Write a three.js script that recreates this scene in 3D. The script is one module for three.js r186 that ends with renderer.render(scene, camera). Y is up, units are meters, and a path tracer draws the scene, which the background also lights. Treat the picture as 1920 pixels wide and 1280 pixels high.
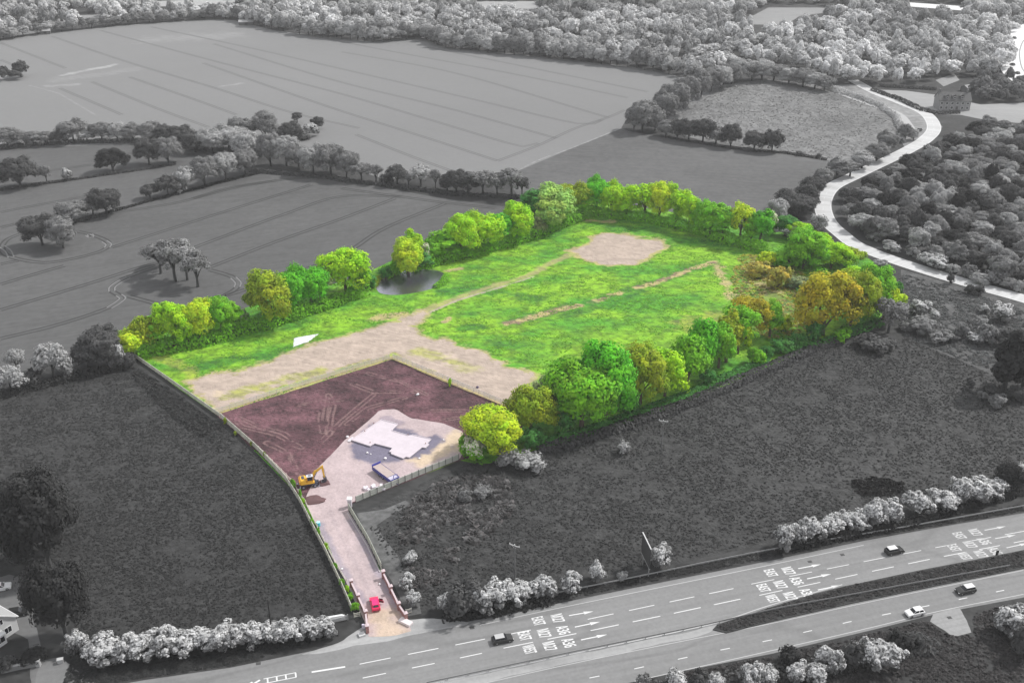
import * as THREE from 'three';
import { mergeGeometries } from 'three/addons/utils/BufferGeometryUtils.js';
import { RoundedBoxGeometry } from 'three/addons/geometries/RoundedBoxGeometry.js';
import { FontLoader } from 'three/addons/loaders/FontLoader.js';

// ---------------------------------------------------------------- camera, sky, sun, exposure
const scene = new THREE.Scene();
const camera = new THREE.PerspectiveCamera(36.340, 1.5, 1, 6000);
camera.position.set(0, 145, 0);
camera.rotation.set(-26.9 * Math.PI / 180, 0, 0);
scene.add(camera);
const renderer = new THREE.WebGLRenderer({ antialias: true });
renderer.toneMapping = THREE.LinearToneMapping;
renderer.toneMappingExposure = 1.15;
renderer.shadowMap.enabled = true;

function rng(seed) { let a = seed >>> 0; return () => { a = a + 0x6D2B79F5 | 0; let t = Math.imul(a ^ a >>> 15, 1 | a); t = t + Math.imul(t ^ t >>> 7, 61 | t) ^ t; return ((t ^ t >>> 14) >>> 0) / 4294967296; }; }
function hash2(i, j) { let h = Math.imul(i, 374761393) + Math.imul(j, 668265263) | 0; h = Math.imul(h ^ h >>> 13, 1274126177); return ((h ^ h >>> 16) >>> 0) / 4294967296; }
function vnoise(x, y) { const i = Math.floor(x), j = Math.floor(y), f = x - i, g = y - j, u = f * f * (3 - 2 * f), v = g * g * (3 - 2 * g); const a = hash2(i, j), b = hash2(i + 1, j), c = hash2(i, j + 1), d = hash2(i + 1, j + 1); return a + (b - a) * u + (c - a) * v + (a - b - c + d) * u * v; }
function fbm(x, y, o = 4) { let s = 0, a = 0.5, n = 0; for (let k = 0; k < o; k++) { s += a * vnoise(x, y); n += a; x = x * 2.03 + 17.1; y = y * 2.03 + 9.7; a *= 0.5; } return s / n; }
const clamp = (v, a = 0, b = 1) => Math.min(b, Math.max(a, v)), lerp = (a, b, t) => a + (b - a) * t;
const smooth = (a, b, x) => { const t = clamp((x - a) / (b - a)); return t * t * (3 - 2 * t); };

{ // a bright, thinly clouded spring sky
  const W = 512, Hh = 256, d = new Float32Array(W * Hh * 4);
  for (let j = 0; j < Hh; j++) for (let i = 0; i < W; i++) {
    const el = (j + 0.5) / Hh * Math.PI - Math.PI / 2, az = i / W * 2 * Math.PI;
    const X = Math.cos(el) * Math.cos(az) * 3, Z = Math.cos(el) * Math.sin(az) * 3, Y = Math.sin(el) * 3;
    const c = smooth(0.42, 0.62, fbm(X * 1.3 + 20 + Y, Z * 1.3 + 40 - Y * 0.7, 5));
    const up = Math.max(0, Math.sin(el)), L = 0.66 + 0.08 * (1 - up);
    const k = (j * W + i) * 4;
    d[k] = lerp(L * 0.95, 0.92, c); d[k + 1] = lerp(L * 0.98, 0.92, c); d[k + 2] = lerp(L * 1.04, 0.93, c); d[k + 3] = 1;
  }
  const t = new THREE.DataTexture(d, W, Hh, THREE.RGBAFormat, THREE.FloatType);
  t.mapping = THREE.EquirectangularReflectionMapping; t.magFilter = t.minFilter = THREE.LinearFilter; t.needsUpdate = true;
  scene.background = t; scene.environment = t;
}
const sun = new THREE.DirectionalLight(new THREE.Color(1, 0.985, 0.96), 3.6);
sun.position.set(98, 158, -238); sun.target.position.set(-30, 0, -170);
sun.castShadow = true; sun.shadow.radius = 7; sun.shadow.mapSize.set(4096, 4096);
Object.assign(sun.shadow.camera, { left: -500, right: 500, top: 500, bottom: -500, near: 1, far: 1500 });
scene.add(sun, sun.target);
scene.fog = new THREE.FogExp2(0xf2f2f2, 0.00012);

// ---------------------------------------------------------------- helpers
const used = {};
const numbered = n => { const k = used[n] = (used[n] ?? -1) + 1; return k ? n + '_' + String(k).padStart(3, '0') : n; };
function tag(o, label, category, group) { Object.assign(o.userData, { label, category }); if (group) o.userData.group = group; return o; }
function thing(name, label, category, [x, z] = [0, 0], turn = 0, group) { const o = new THREE.Group(); o.name = numbered(name); o.position.set(x, 0, z); o.rotation.y = turn; scene.add(o); return tag(o, label, category, group); }
function shade(o) { o.castShadow = true; o.receiveShadow = true; return o; }
function part(name, geo, m, parent, pos, rot) { const o = shade(new THREE.Mesh(geo, m)); o.name = name; if (pos) o.position.set(...pos); if (rot) o.rotation.set(...rot); parent.add(o); return o; }
function top(name, geo, m, label, category, group) { const o = part(numbered(name), geo, m, scene); return tag(o, label, category, group); }
function struct(name, geo, m, label) { const o = part(numbered(name), geo, m, scene); o.userData.kind = 'structure'; if (label) o.userData.label = label; return o; }
const bx = (w, h, d, x = 0, y = 0, z = 0, ry = 0) => { const g = new THREE.BoxGeometry(w, h, d); if (ry) g.rotateY(ry); return g.translate(x, y, z); };
const rb = (w, h, d, r, x = 0, y = 0, z = 0) => new RoundedBoxGeometry(w, h, d, 2, r).translate(x, y, z);
const mg = list => mergeGeometries(list.map(g => { const n = g.index ? g.toNonIndexed() : g; for (const k of Object.keys(n.attributes)) if (!['position', 'normal', 'uv'].includes(k)) n.deleteAttribute(k); return n; }));
function bar(a, b, w, h = w) { const A = new THREE.Vector3(...a), B = new THREE.Vector3(...b), L = A.distanceTo(B), g = new THREE.BoxGeometry(w, h, L); const m = new THREE.Matrix4().lookAt(A, B, new THREE.Vector3(0, 1, 0)); m.setPosition(A.add(B).multiplyScalar(0.5)); return g.applyMatrix4(m); }
function rod(a, b, r0, r1 = r0, seg = 6) { const A = new THREE.Vector3(...a), B = new THREE.Vector3(...b), d = B.clone().sub(A), L = d.length(), g = new THREE.CylinderGeometry(r1, r0, L, seg); g.applyQuaternion(new THREE.Quaternion().setFromUnitVectors(new THREE.Vector3(0, 1, 0), d.normalize())); return g.translate((a[0] + b[0]) / 2, (a[1] + b[1]) / 2, (a[2] + b[2]) / 2); }
const mat = (r, g, b, rough = 0.9, o = {}) => new THREE.MeshStandardMaterial({ color: new THREE.Color(r, g, b), roughness: rough, ...o });
const grey = (v, rough = 0.9, o = {}) => mat(v, v, v, rough, o);
const heading = (a, b) => Math.atan2(-(b[1] - a[1]), b[0] - a[0]);   // turn that points +x from a to b
const dist = (a, b) => Math.hypot(a[0] - b[0], a[1] - b[1]);
function walk(path, step) { // even steps along a polyline: [x, z, heading, along]
  const out = []; let acc = 0, next = 0;
  for (let i = 0; i + 1 < path.length; i++) { const L = dist(path[i], path[i + 1]); while (next <= acc + L + 1e-6) { const t = (next - acc) / L; out.push([lerp(path[i][0], path[i + 1][0], t), lerp(path[i][1], path[i + 1][1], t), heading(path[i], path[i + 1]), next]); next += step; } acc += L; }
  return out;
}
function curve(path, n = 8) { const c = new THREE.CatmullRomCurve3(path.map(p => new THREE.Vector3(p[0], 0, p[1])), false, 'centripetal'); return c.getSpacedPoints(path.length * n).map(v => [v.x, v.z]); }
function jag(poly, step, amp, seed) { // an organic outline
  const out = []; poly = [...poly, poly[0]];
  for (const [x, z] of walk(poly, step)) { const a = fbm(x / 6 + seed * 7.3, z / 6, 3) - 0.5, b = fbm(x / 6 + 50, z / 6 + seed * 3.1, 3) - 0.5; out.push([x + a * amp * 2, z + b * amp * 2]); }
  if (dist(out[0], out[out.length - 1]) < step * 0.3) out.pop();
  return out;
}
function sheetGeo(poly, y, box, hole) {
  const c = poly.map(p => new THREE.Vector2(p[0], -p[1])); if (THREE.ShapeUtils.area(c) < 0) c.reverse();
  const f = THREE.ShapeUtils.triangulateShape(c, []), P = [], U = [], N = [];
  for (const v of c) { P.push(v.x, y, -v.y); N.push(0, 1, 0); U.push(box ? (v.x - box[0]) / box[2] : v.x, box ? (-v.y - box[1]) / box[3] : -v.y); }
  const g = new THREE.BufferGeometry(); g.setAttribute('position', new THREE.Float32BufferAttribute(P, 3)); g.setAttribute('normal', new THREE.Float32BufferAttribute(N, 3)); g.setAttribute('uv', new THREE.Float32BufferAttribute(U, 2)); g.setIndex(f.flat()); return g;
}
function ribbonGeo(path, w, y, off = 0) {
  const P = [], U = [], N = [], I = [];
  for (let i = 0; i < path.length; i++) {
    const a = path[Math.max(0, i - 1)], b = path[Math.min(path.length - 1, i + 1)], L = dist(a, b) || 1, nx = -(b[1] - a[1]) / L, nz = (b[0] - a[0]) / L;
    for (const s of [-w / 2, w / 2]) { P.push(path[i][0] + nx * (s + off), y, path[i][1] + nz * (s + off)); N.push(0, 1, 0); U.push(path[i][0] / 8, path[i][1] / 8); }
    if (i) { const k = i * 2; I.push(k - 2, k - 1, k, k, k - 1, k + 1); }
  }
  const g = new THREE.BufferGeometry(); g.setAttribute('position', new THREE.Float32BufferAttribute(P, 3)); g.setAttribute('normal', new THREE.Float32BufferAttribute(N, 3)); g.setAttribute('uv', new THREE.Float32BufferAttribute(U, 2)); g.setIndex(I); return g;
}
const boxOf = poly => { const xs = poly.map(p => p[0]), zs = poly.map(p => p[1]), x0 = Math.min(...xs), z0 = Math.min(...zs); return [x0, z0, Math.max(...xs) - x0, Math.max(...zs) - z0]; };
function inside(poly, x, z) { let r = false; for (let i = 0, j = poly.length - 1; i < poly.length; j = i++) { const a = poly[i], b = poly[j]; if ((a[1] > z) !== (b[1] > z) && x < (b[0] - a[0]) * (z - a[1]) / (b[1] - a[1]) + a[0]) r = !r; } return r; }
function segDist(path, x, z, closed) { let m = 1e9; const n = path.length; for (let i = 0; i < (closed ? n : n - 1); i++) { const a = path[i], b = path[(i + 1) % n], dx = b[0] - a[0], dz = b[1] - a[1], t = clamp(((x - a[0]) * dx + (z - a[1]) * dz) / (dx * dx + dz * dz)); m = Math.min(m, Math.hypot(x - a[0] - t * dx, z - a[1] - t * dz)); } return m; }
// how far inside an area, in metres (negative outside), its box tested first
function area(poly) { const [x0, z0, w, d] = boxOf(poly), m = 8; return (x, z) => { if (x < x0 - m || z < z0 - m || x > x0 + w + m || z > z0 + d + m) return -9; const s = segDist(poly, x, z, true); return inside(poly, x, z) ? s : -s; }; }
function line(path) { const [x0, z0, w, d] = boxOf(path), m = 24; return (x, z) => (x < x0 - m || z < z0 - m || x > x0 + w + m || z > z0 + d + m) ? 99 : segDist(path, x, z); }
// colour map of a piece of ground: fn(x, z) -> linear rgb
const enc = v => { v = clamp(v); return Math.round(255 * (v <= 0.0031308 ? 12.92 * v : 1.055 * Math.pow(v, 1 / 2.4) - 0.055)); };
function groundMap(box, W, Hh, fn, wrap) {
  const d = new Uint8Array(W * Hh * 4);
  for (let j = 0; j < Hh; j++) for (let i = 0; i < W; i++) { const c = fn(box[0] + (i + 0.5) / W * box[2], box[1] + (j + 0.5) / Hh * box[3]), k = (j * W + i) * 4; d[k] = enc(c[0]); d[k + 1] = enc(c[1]); d[k + 2] = enc(c[2]); d[k + 3] = 255; }
  const t = new THREE.DataTexture(d, W, Hh); t.colorSpace = THREE.SRGBColorSpace; t.magFilter = THREE.LinearFilter; t.minFilter = THREE.LinearMipmapLinearFilter; t.generateMipmaps = true;
  if (wrap) t.wrapS = t.wrapT = THREE.RepeatWrapping; t.needsUpdate = true; return t;
}
const one = new THREE.Color(1, 1, 1);
const mapped = (t, rough = 0.95, o = {}) => new THREE.MeshStandardMaterial({ map: t, color: one, roughness: rough, ...o });
const reliefTile = (() => { const n = 256, d = new Uint8Array(n * n * 4); for (let j = 0; j < n; j++) for (let i = 0; i < n; i++) { const u = i / n * 8, v = j / n * 8; const w = (a, b) => fbm(a, b, 4); const fx = i / n, fz = j / n; const val = lerp(lerp(w(u, v), w(u - 8, v), fx), lerp(w(u, v - 8), w(u - 8, v - 8), fx), fz); const k = (j * n + i) * 4; d[k] = d[k + 1] = d[k + 2] = 255 * clamp((val - 0.5) * 2 + 0.5); d[k + 3] = 255; } const t = new THREE.DataTexture(d, n, n); t.wrapS = t.wrapT = THREE.RepeatWrapping; t.magFilter = THREE.LinearFilter; t.needsUpdate = true; return t; })();
const relief = (box, size) => { const t = reliefTile.clone(); t.repeat.set(box[2] / size, box[3] / size); t.needsUpdate = true; return t; };
const g3 = v => [v, v, v];

// ---------------------------------------------------------------- the ground and the fields
// dark rough grazing, everywhere that is not something else
{
  const S = 1600, box = [-S, -S - 300, 2 * S, 2 * S];
  const tile = groundMap([0, 0, 90, 90], 1024, 1024, (x, z) => { // tiles by blending its own copies
    const f = (a, b) => 0.5 * fbm(a / 7, b / 7, 3) + 0.5 * fbm(a / 1.3, b / 0.8 + 30, 3); const u = x / 90, v = z / 90;
    const n = lerp(lerp(f(x, z), f(x - 90, z), u), lerp(f(x, z - 90), f(x - 90, z - 90), u), v);
    return g3(0.031 * (0.45 + 1.1 * smooth(0.28, 0.72, n)));
  }, true);
  tile.repeat.set(2 * S / 90, 2 * S / 90);
  struct('ground', sheetGeo([[-S, 300 - S - S + 1000], [S, 300 - S - S + 1000], [S, 900], [-S, 900]].map(([x, z]) => [x, z]), 0, box), mapped(tile), 'dark rough grass around the fields');
}
function field(name, poly, y, tone, label, o = {}) {
  const box = boxOf(poly), res = o.res ?? 1024, asp = box[3] / box[2], W = asp > 1 ? Math.round(res / asp) : res, Hh = asp > 1 ? res : Math.round(res * asp);
  const dir = o.dir ?? 0, cs = Math.cos(dir), sn = Math.sin(dir), pale = (o.pale ?? []).map(([p, w, k]) => [line(p), w, k]);
  const t = groundMap(box, W, Hh, (x, z) => {
    const u = x * cs - z * sn, v = x * sn + z * cs;   // u runs along the drilling
    let k = 1 + (o.macro ?? 0.25) * (fbm(x / 45 / (o.far ?? 1) + 3, z / 30 / (o.far ?? 1), 4) - 0.5) * 2 + (o.streak ?? 0.2) * (fbm(u / 9, v / 0.7, 2) - 0.5) + (o.grain ?? 0.4) * (fbm(x / (o.size ?? 1.6), z / (o.size ?? 1.6), 3) - 0.5);
    let c = tone * k;
    for (const [f, w, a] of pale) { const s = f(x, z) + (fbm(x / 5, z / 5, 3) - 0.5) * w * 1.2; c = lerp(c, a * (0.8 + 0.4 * vnoise(u / 6, v)), (w > 8 ? 0.4 : 0.55) * smooth(w, w * 0.1, s)); }
    return g3(c);
  });
  return struct(name, sheetGeo(poly, y, box), mapped(t, 0.95, o.bump ? { bumpMap: relief(box, 9), bumpScale: o.bump } : {}), label);
}
const soilTrack = grey(0.034), paleTrack = grey(0.2);
function tramlines(parent, list, y, m = soilTrack, gap = 1.9, w = 0.62) {
  for (const p of list) { const c = p.length > 2 ? curve(p, 6) : walk(p, 6).map(q => [q[0] + (vnoise(q[0] / 9, q[1] / 9) - 0.5) * 0.5, q[1]]); part('tramline', mg([ribbonGeo(c, w, y, -gap / 2), ribbonGeo(c, w, y, gap / 2)]), m, parent); }
}
const farField = field('crop_field', [[-375.82,-732.08],[-367.88,-764.36],[-345.91,-790.85],[-292.78,-828.12],[-236.93,-851.58],[-218.31,-844.42],[-175.65,-799.34],[-123.5,-770.33],[-98.94,-758.48],[-66.24,-778.42],[-48.34,-739.45],[17.9,-709.03],[91.59,-668.21],[106.26,-641.36],[82.17,-591.85],[62.48,-553.14],[56.56,-529.75],[42.84,-511.86],[2.92,-457.63],[-26.33,-449.81],[-57.03,-445.99],[-90.15,-474],[-104.18,-495.92],[-135.43,-495.92],[-173.28,-500.52],[-248.83,-493.2],[-261.88,-487.83]], 0.012, 0.165, 'wide smooth crop field with tramlines reaching the far woods', {
  dir: -0.62, streak: 0.03, macro: 0.07, grain: 0.07, res: 1400, far: 3,
  pale: [[[[-279.13,-653.05],[-265.71,-671.32],[-257.57,-682.4]], 4, 0.36], [[[-280.06,-638.5],[-256.4,-654.54],[-242.55,-668.21]], 9, 0.24], [[[-277.21,-623.15],[-262.82,-627.27]], 4, 0.28], [[[-259.28,-766.34],[-236.55,-774.36],[-209.46,-782.52]], 20, 0.25], [[[-173.31,-621.78],[-164.11,-630.04]], 3, 0.28], [[[-288.92,-624.51],[-263.6,-604.54],[-225.32,-556.48]], 0.9, 0.24]] });
tramlines(farField, [[[-363.6,-754.6],[-283.85,-669.76]], [[-336.26,-778.42],[-253.89,-692.17],[-177.39,-619.07],[-118.48,-559.84],[-79.19,-529.75]], [[-308.95,-801.49],[-196.53,-693.83],[-99.05,-603.25],[-43.03,-545.5],[0,-500.52],[6.51,-495.92],[13.17,-502.38]], [[-276.08,-816.83],[-181.36,-735.75],[-108.78,-669.76],[-25.96,-594.35],[33.62,-539.1],[40.42,-535.95],[48.21,-546.58]], [[-116.58,-723.06],[-40.03,-662.07],[51.41,-550.94]], [[-158.13,-790.85],[-93.43,-733.91],[5.31,-651.57],[66.28,-594.35]], [[-211.11,-750.76],[-103.38,-632.84],[-35.03,-570.16],[22.19,-510.9]], [[-201.81,-687.26],[-93.36,-564.39],[-50.46,-519.68],[-7,-473.15]], [[-79.23,-517.71],[-47.01,-479.1],[-27.17,-456.84]], [[-255.4,-634.24],[-188.38,-562.11],[-157.81,-531.8]], [[-236.66,-647.16],[-178.85,-588.14],[-148.97,-556.48]], [[-268.41,-617.73],[-210.92,-556.48]], [[-6.99,-472.31],[13.09,-498.67],[33.11,-529.75],[51.41,-550.94],[62.07,-566.69]], [[-59.49,-739.45],[13.63,-671.32],[79.54,-608.45]], [[-338.37,-697.15],[-313.4,-671.32]]], 0.02, grey(0.1), 1.5, 0.8);
const midField = field('crop_field', [[-264.51,-482.56],[-248.04,-491.4],[-187.01,-502.38],[-146.11,-486.94],[-118.68,-456.05],[-86.17,-449.81],[-60.63,-436.3],[-29.3,-419.34],[5.48,-406.04],[8.45,-388.58],[-11.91,-360.38],[-47.54,-326.22],[-48.28,-317.43],[-84.31,-295.13],[-118.19,-280.44],[-148.05,-263.65],[-157.4,-257.38]], 0.012, 0.078, 'dark crop field with tramlines between hedges left of the meadow', { dir: 0.36, streak: 0.3, macro: 0.16, grain: 0.3, res: 1500 });
tramlines(midField, [[[-176.91,-329.39],[-169.31,-337.79],[-161.19,-346.04]], [[-167.79,-308.6],[-146.29,-330.31],[-132.44,-345.54],[-128.37,-348.53]], [[-158.58,-287.64],[-144.37,-297.82],[-133.85,-309.01],[-131.8,-312.76],[-130.75,-317],[-133.17,-320.46],[-136.54,-323.99],[-137.56,-328.03],[-136.53,-332.62],[-132.07,-340.18],[-128.12,-344.56]], [[-119.35,-363.58],[-91.79,-400.92],[-72.54,-422.09],[-46.63,-421.4]], [[-108.42,-344.56],[-89.28,-370.13],[-68.52,-394.67],[-49.59,-419.34]], [[-107.79,-342.11],[-100.65,-337.79],[-96.26,-333.55],[-94.62,-328.94],[-95.09,-323.99],[-97.88,-319.16],[-88.16,-328.03],[-62.89,-356.18],[-50.7,-382.65],[-27.83,-413.26]], [[-150.34,-363.58],[-134.37,-382.65],[-119.35,-400.92],[-87.93,-437.77]], [[-163.83,-400.92],[-140.46,-413.93],[-120.56,-433.39],[-104.09,-443.72]], [[-74.09,-432.67],[-46.63,-421.4],[-27.87,-413.93],[-6.82,-407.34]], [[-129.46,-319.59],[-117.62,-313.18],[-114.47,-311.5]], [[-169.17,-380.32],[-163.36,-377.44],[-154.81,-370.68],[-152.09,-365.74],[-152.81,-360.38],[-160,-353.09],[-168.14,-349.03],[-177.68,-351.05],[-186.94,-356.7],[-191.56,-364.12],[-192.92,-372.35],[-190.24,-378.59]], [[-208.87,-402.19],[-199.01,-409.95],[-181.34,-422.09]], [[-201.07,-384.42],[-194.65,-391.61]], [[-229.11,-448.28],[-211.35,-457.63],[-195.12,-466.51]], [[-185.66,-482.56],[-171.07,-493.2]], [[-184.88,-347.53],[-178.11,-352.07]], [[-135.25,-419.34],[-120.91,-434.84],[-85.92,-448.28],[-75.48,-442.22]]], 0.02, grey(0.026), 1.8, 0.7);
tramlines(midField, [[[-136.39,-323.54],[-137.43,-327.12],[-136.38,-332.15],[-134.67,-335.42]], [[-132.7,-310.25],[-131.1,-314.87],[-130.86,-317.86],[-132.99,-320.46]], [[-163.36,-377.44],[-161.92,-374.6],[-163.97,-376.87]], [[-155.23,-370.13],[-152.46,-366.83],[-151.94,-363.58]], [[-97.82,-335.42],[-95.05,-330.77],[-94.56,-327.12]], [[-183.86,-354.12],[-187.74,-360.38],[-191.79,-364.66]]], 0.026, grey(0.17), 1.9, 0.5);
const paddock = field('pasture', [[2.92,-457.63],[42.84,-511.86],[56.56,-529.75],[60.09,-523.67],[96.83,-498.67],[130.94,-487.83],[148.54,-472.31],[139,-445.99],[122.88,-433.39],[113.7,-413.93],[100.94,-376.87],[68.68,-381.49],[32.46,-399.66],[8.54,-393.44],[0,-434.84]], 0.016, 0.085, 'smooth grey pasture beyond the green trees', { macro: 0.25, grain: 0.4, streak: 0.35, dir: -0.2 });
const rough = field('pasture', [[78.86,-542.29],[117.66,-621.78],[156.94,-641.36],[190.8,-621.78],[205.78,-588.14],[206.68,-545.5],[196.14,-509.94],[172.87,-478.24],[149.33,-470.64],[130.94,-487.83],[97.46,-502.38],[80.71,-524.67]], 0.016, 0.135, 'pale tussocky pasture inside the bend of the lane', { macro: 0.3, grain: 0.9, size: 2.6, res: 900, bump: 0.3 });
field('pasture', [[216.88,-613.72],[231.7,-611.07],[246.68,-600.68],[257.78,-585.68],[262.4,-578.43],[289.87,-583.25],[269.92,-538.05],[251.98,-545.5],[242.03,-556.48],[230.05,-557.59],[224.18,-565.54]], 0.02, 0.24, 'pale lawn beside the far house', { macro: 0.2, grain: 0.15, res: 256 });
for (const [p, v, l] of [[[[182.62,-844.42],[215.27,-905.06],[257.34,-905.06],[278.89,-894.4],[231.48,-863.78],[211.83,-825.84],[180.98,-825.84]], 0.2, 'small clearing among the far woods'], [[[340.57,-932.76],[384.78,-910.48],[375.12,-889.16],[335.27,-910.48]], 0.6, 'bright far field beyond the woods'], [[[-35.41,-894.4],[-37.03,-938.49],[23.14,-938.49],[22.13,-894.4]], 0.28, 'pale field strip among the far woods'], [[[-366.52,-863.78],[-332.71,-871.25],[-325.36,-844.42],[-357.35,-835.03]], 0.2, 'narrow clearing at the far left'], [[[-310.11,-938.49],[-244.86,-956.07],[-236.64,-921.49],[-297.02,-910.48]], 0.33, 'bright strip field at the far left'], [[[258.89,-638.5],[276.94,-656.03],[273.54,-638.5],[257.58,-621.78]], 0.22, 'bright strip of field behind the house'], [[[-386.08,-805.82],[-362.41,-816.83],[-351.57,-795.07],[-369.62,-768.33]], 0.13, 'small paddock at the far left edge'], [[[372.76,-812.39],[413.67,-863.78],[383.35,-795.07],[358.7,-774.36]], 0.25, 'pale verge beside the far road']])
  field('clearing', p, 0.02, v, l, { res: 256, macro: 0.2, grain: 0.2 });
field('verge', [[190.27,-624.51],[205.13,-627.27],[213.58,-603.25],[222.28,-583.25],[228.21,-562.11],[223.7,-531.8],[208.8,-508.03],[191.2,-491.4],[193.64,-508.03],[202.52,-529.75],[206.05,-548.76],[202.76,-578.43]], 0.014, 0.2, 'pale scrubby corridor beside the far lane', { macro: 0.4, grain: 0.8, res: 400, size: 2 });
struct('farm_track', ribbonGeo(curve([[2.92,-458.43],[12.52,-474],[27.13,-491.4],[42.23,-510.9],[56.56,-529.75]], 8), 1.1, 0.03), mapped(groundMap([0, 0, 8, 8], 64, 64, (x, z) => g3(0.16 + 0.1 * vnoise(x, z)), true)), 'pale narrow track between two fields');
field('grazing_field', [[-146.31,-246.36],[-135.83,-256.45],[-113.97,-270.17],[-108.78,-267.21],[-92.54,-252.82],[-77.92,-239.04],[-65.35,-224.12],[-54.31,-209.21],[-46.41,-194.9],[-41.26,-184.2],[-35.1,-170.07],[-32.4,-162.62],[-37.61,-161.37],[-74.27,-155.17],[-85.89,-152.7],[-95.78,-175.18],[-115.21,-178.35]], 0.012, 0.025, 'very dark grass field left of the drive', { macro: 0.28, grain: 1.25, size: 1.1, res: 1400, streak: 0.5, dir: 0.15, bump: 0.25 });
field('grazing_field', [[-12.04,-218.98],[6.81,-224.12],[47.24,-249.26],[95.66,-284],[122.86,-289.48],[149.26,-252.82],[132.27,-215.65],[59.59,-187.03],[25.11,-176.05],[-14.19,-165.16],[-21.15,-163.57],[-25.51,-174.31],[-36.04,-196.33]], 0.012, 0.035, 'dark rough grass field between meadow and main road', { macro: 0.3, grain: 1.25, size: 1.2, res: 1600, streak: 0.5, dir: -0.25, bump: 0.3 });
field('rough_ground', [[138.94,-342.6],[148.78,-333.08],[174.96,-309.01],[148.58,-251.33],[122.61,-288.74],[125.03,-300.95]], 0.016, 0.07, 'grey scrubby ground between lane and field', { macro: 0.4, grain: 1.1, size: 2, res: 700, bump: 0.3 });
field('verge', [[136.02,-434.84],[128.42,-413.93],[124.59,-397.77],[124.86,-381.49],[133.32,-355.15],[151.97,-331.69],[174.59,-308.19],[187.04,-335.42],[164.69,-355.15],[140.08,-376.87],[136.71,-400.92]], 0.008, 0.05, 'dark verge along the bend of the lane', { macro: 0.3, grain: 0.8, res: 400 });
field('bare_path', [[-36.21,-197.56],[-29.92,-199.02],[-25.26,-202.62],[-23.87,-201.12],[-27.84,-196.94],[-31.07,-192.89],[-28.71,-187.99],[-25.16,-182.34],[-23.14,-176.93],[-19.83,-170.07],[-18.44,-163.57],[-21.08,-162.78],[-24.68,-171.75],[-29.84,-182.34]], 0.02, 0.1, 'pale worn strip beside the drive fence', { macro: 0.4, grain: 1.0, res: 500, size: 0.9 });

// ---------------------------------------------------------------- the green plot
const plot = [[-113.61,-277.3],[-119.84,-281.5],[-116.94,-291.72],[-107,-297.82],[-93.28,-304.14],[-82.07,-316.57],[-72.48,-322.66],[-59.31,-331.69],[-51.09,-340.18],[-42.82,-352.07],[-31.99,-363.58],[-26.44,-371.24],[-12.49,-381.49],[0,-395.91],[5.53,-409.95],[11.24,-417.97],[33.72,-417.97],[52.93,-408.64],[71.42,-399.66],[91.8,-382.65],[101.45,-379.17],[112.38,-381.49],[121.75,-370.13],[129.71,-356.18],[134.67,-335.42],[130.53,-317.43],[115.98,-299.38],[99.01,-287.27],[86.82,-277.99],[75.24,-269.18],[58.86,-256.45],[47.07,-248.09],[22.4,-232.58],[6.82,-224.87],[-7.32,-217.54],[-13.14,-219.7],[-38.29,-200.91],[-38.56,-198.39],[-32.01,-185.7],[-27.57,-175.53],[-21.62,-162.78],[-19.99,-158.91],[-22.68,-157.1],[-28.41,-156.51],[-29.63,-161.22],[-34.22,-171.75],[-43.38,-189.93],[-50.84,-204.35],[-65.18,-223.38],[-78.19,-240.15],[-95.26,-257.07]];
const A = {
  dirt: area([[-93.87,-260.17],[-86.61,-264.62],[-76.66,-268.52],[-71.96,-274.55],[-64.95,-281.5],[-53.24,-290.22],[-43.93,-295.89],[-36.94,-302.14],[-28.87,-309.01],[-26.89,-305.75],[-31.29,-296.28],[-26.62,-290.22],[-18.08,-285.81],[-8.89,-279.74],[-2.36,-271.17],[6.53,-266.56],[8,-262.7],[3.73,-252.82],[1.45,-243.5],[-35.96,-275.92],[-49.87,-267.21],[-66.16,-255.23],[-79.75,-243.5],[-85.79,-249.85]]),
  bare: area([[22.23,-360.38],[28.84,-367.38],[33.41,-377.44],[39.29,-378.59],[49.07,-373.47],[56.89,-370.68],[58.52,-364.66],[49.88,-354.12],[44.24,-347.03],[34.5,-345.54],[25.37,-353.09]]),
  strip: area([[72.26,-350.04],[75.73,-351.05],[76.01,-316.57],[71.41,-314.87]]), scrub: area([[83.91,-355.15],[94.34,-356.18],[100.29,-340.18],[95.29,-319.59],[84.04,-317.43],[80.43,-335.42]]), weeds: area([[79.49,-335.42],[94.54,-323.99],[92.49,-300.95],[80.52,-293.23],[72.7,-304.94]]),
};
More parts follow.
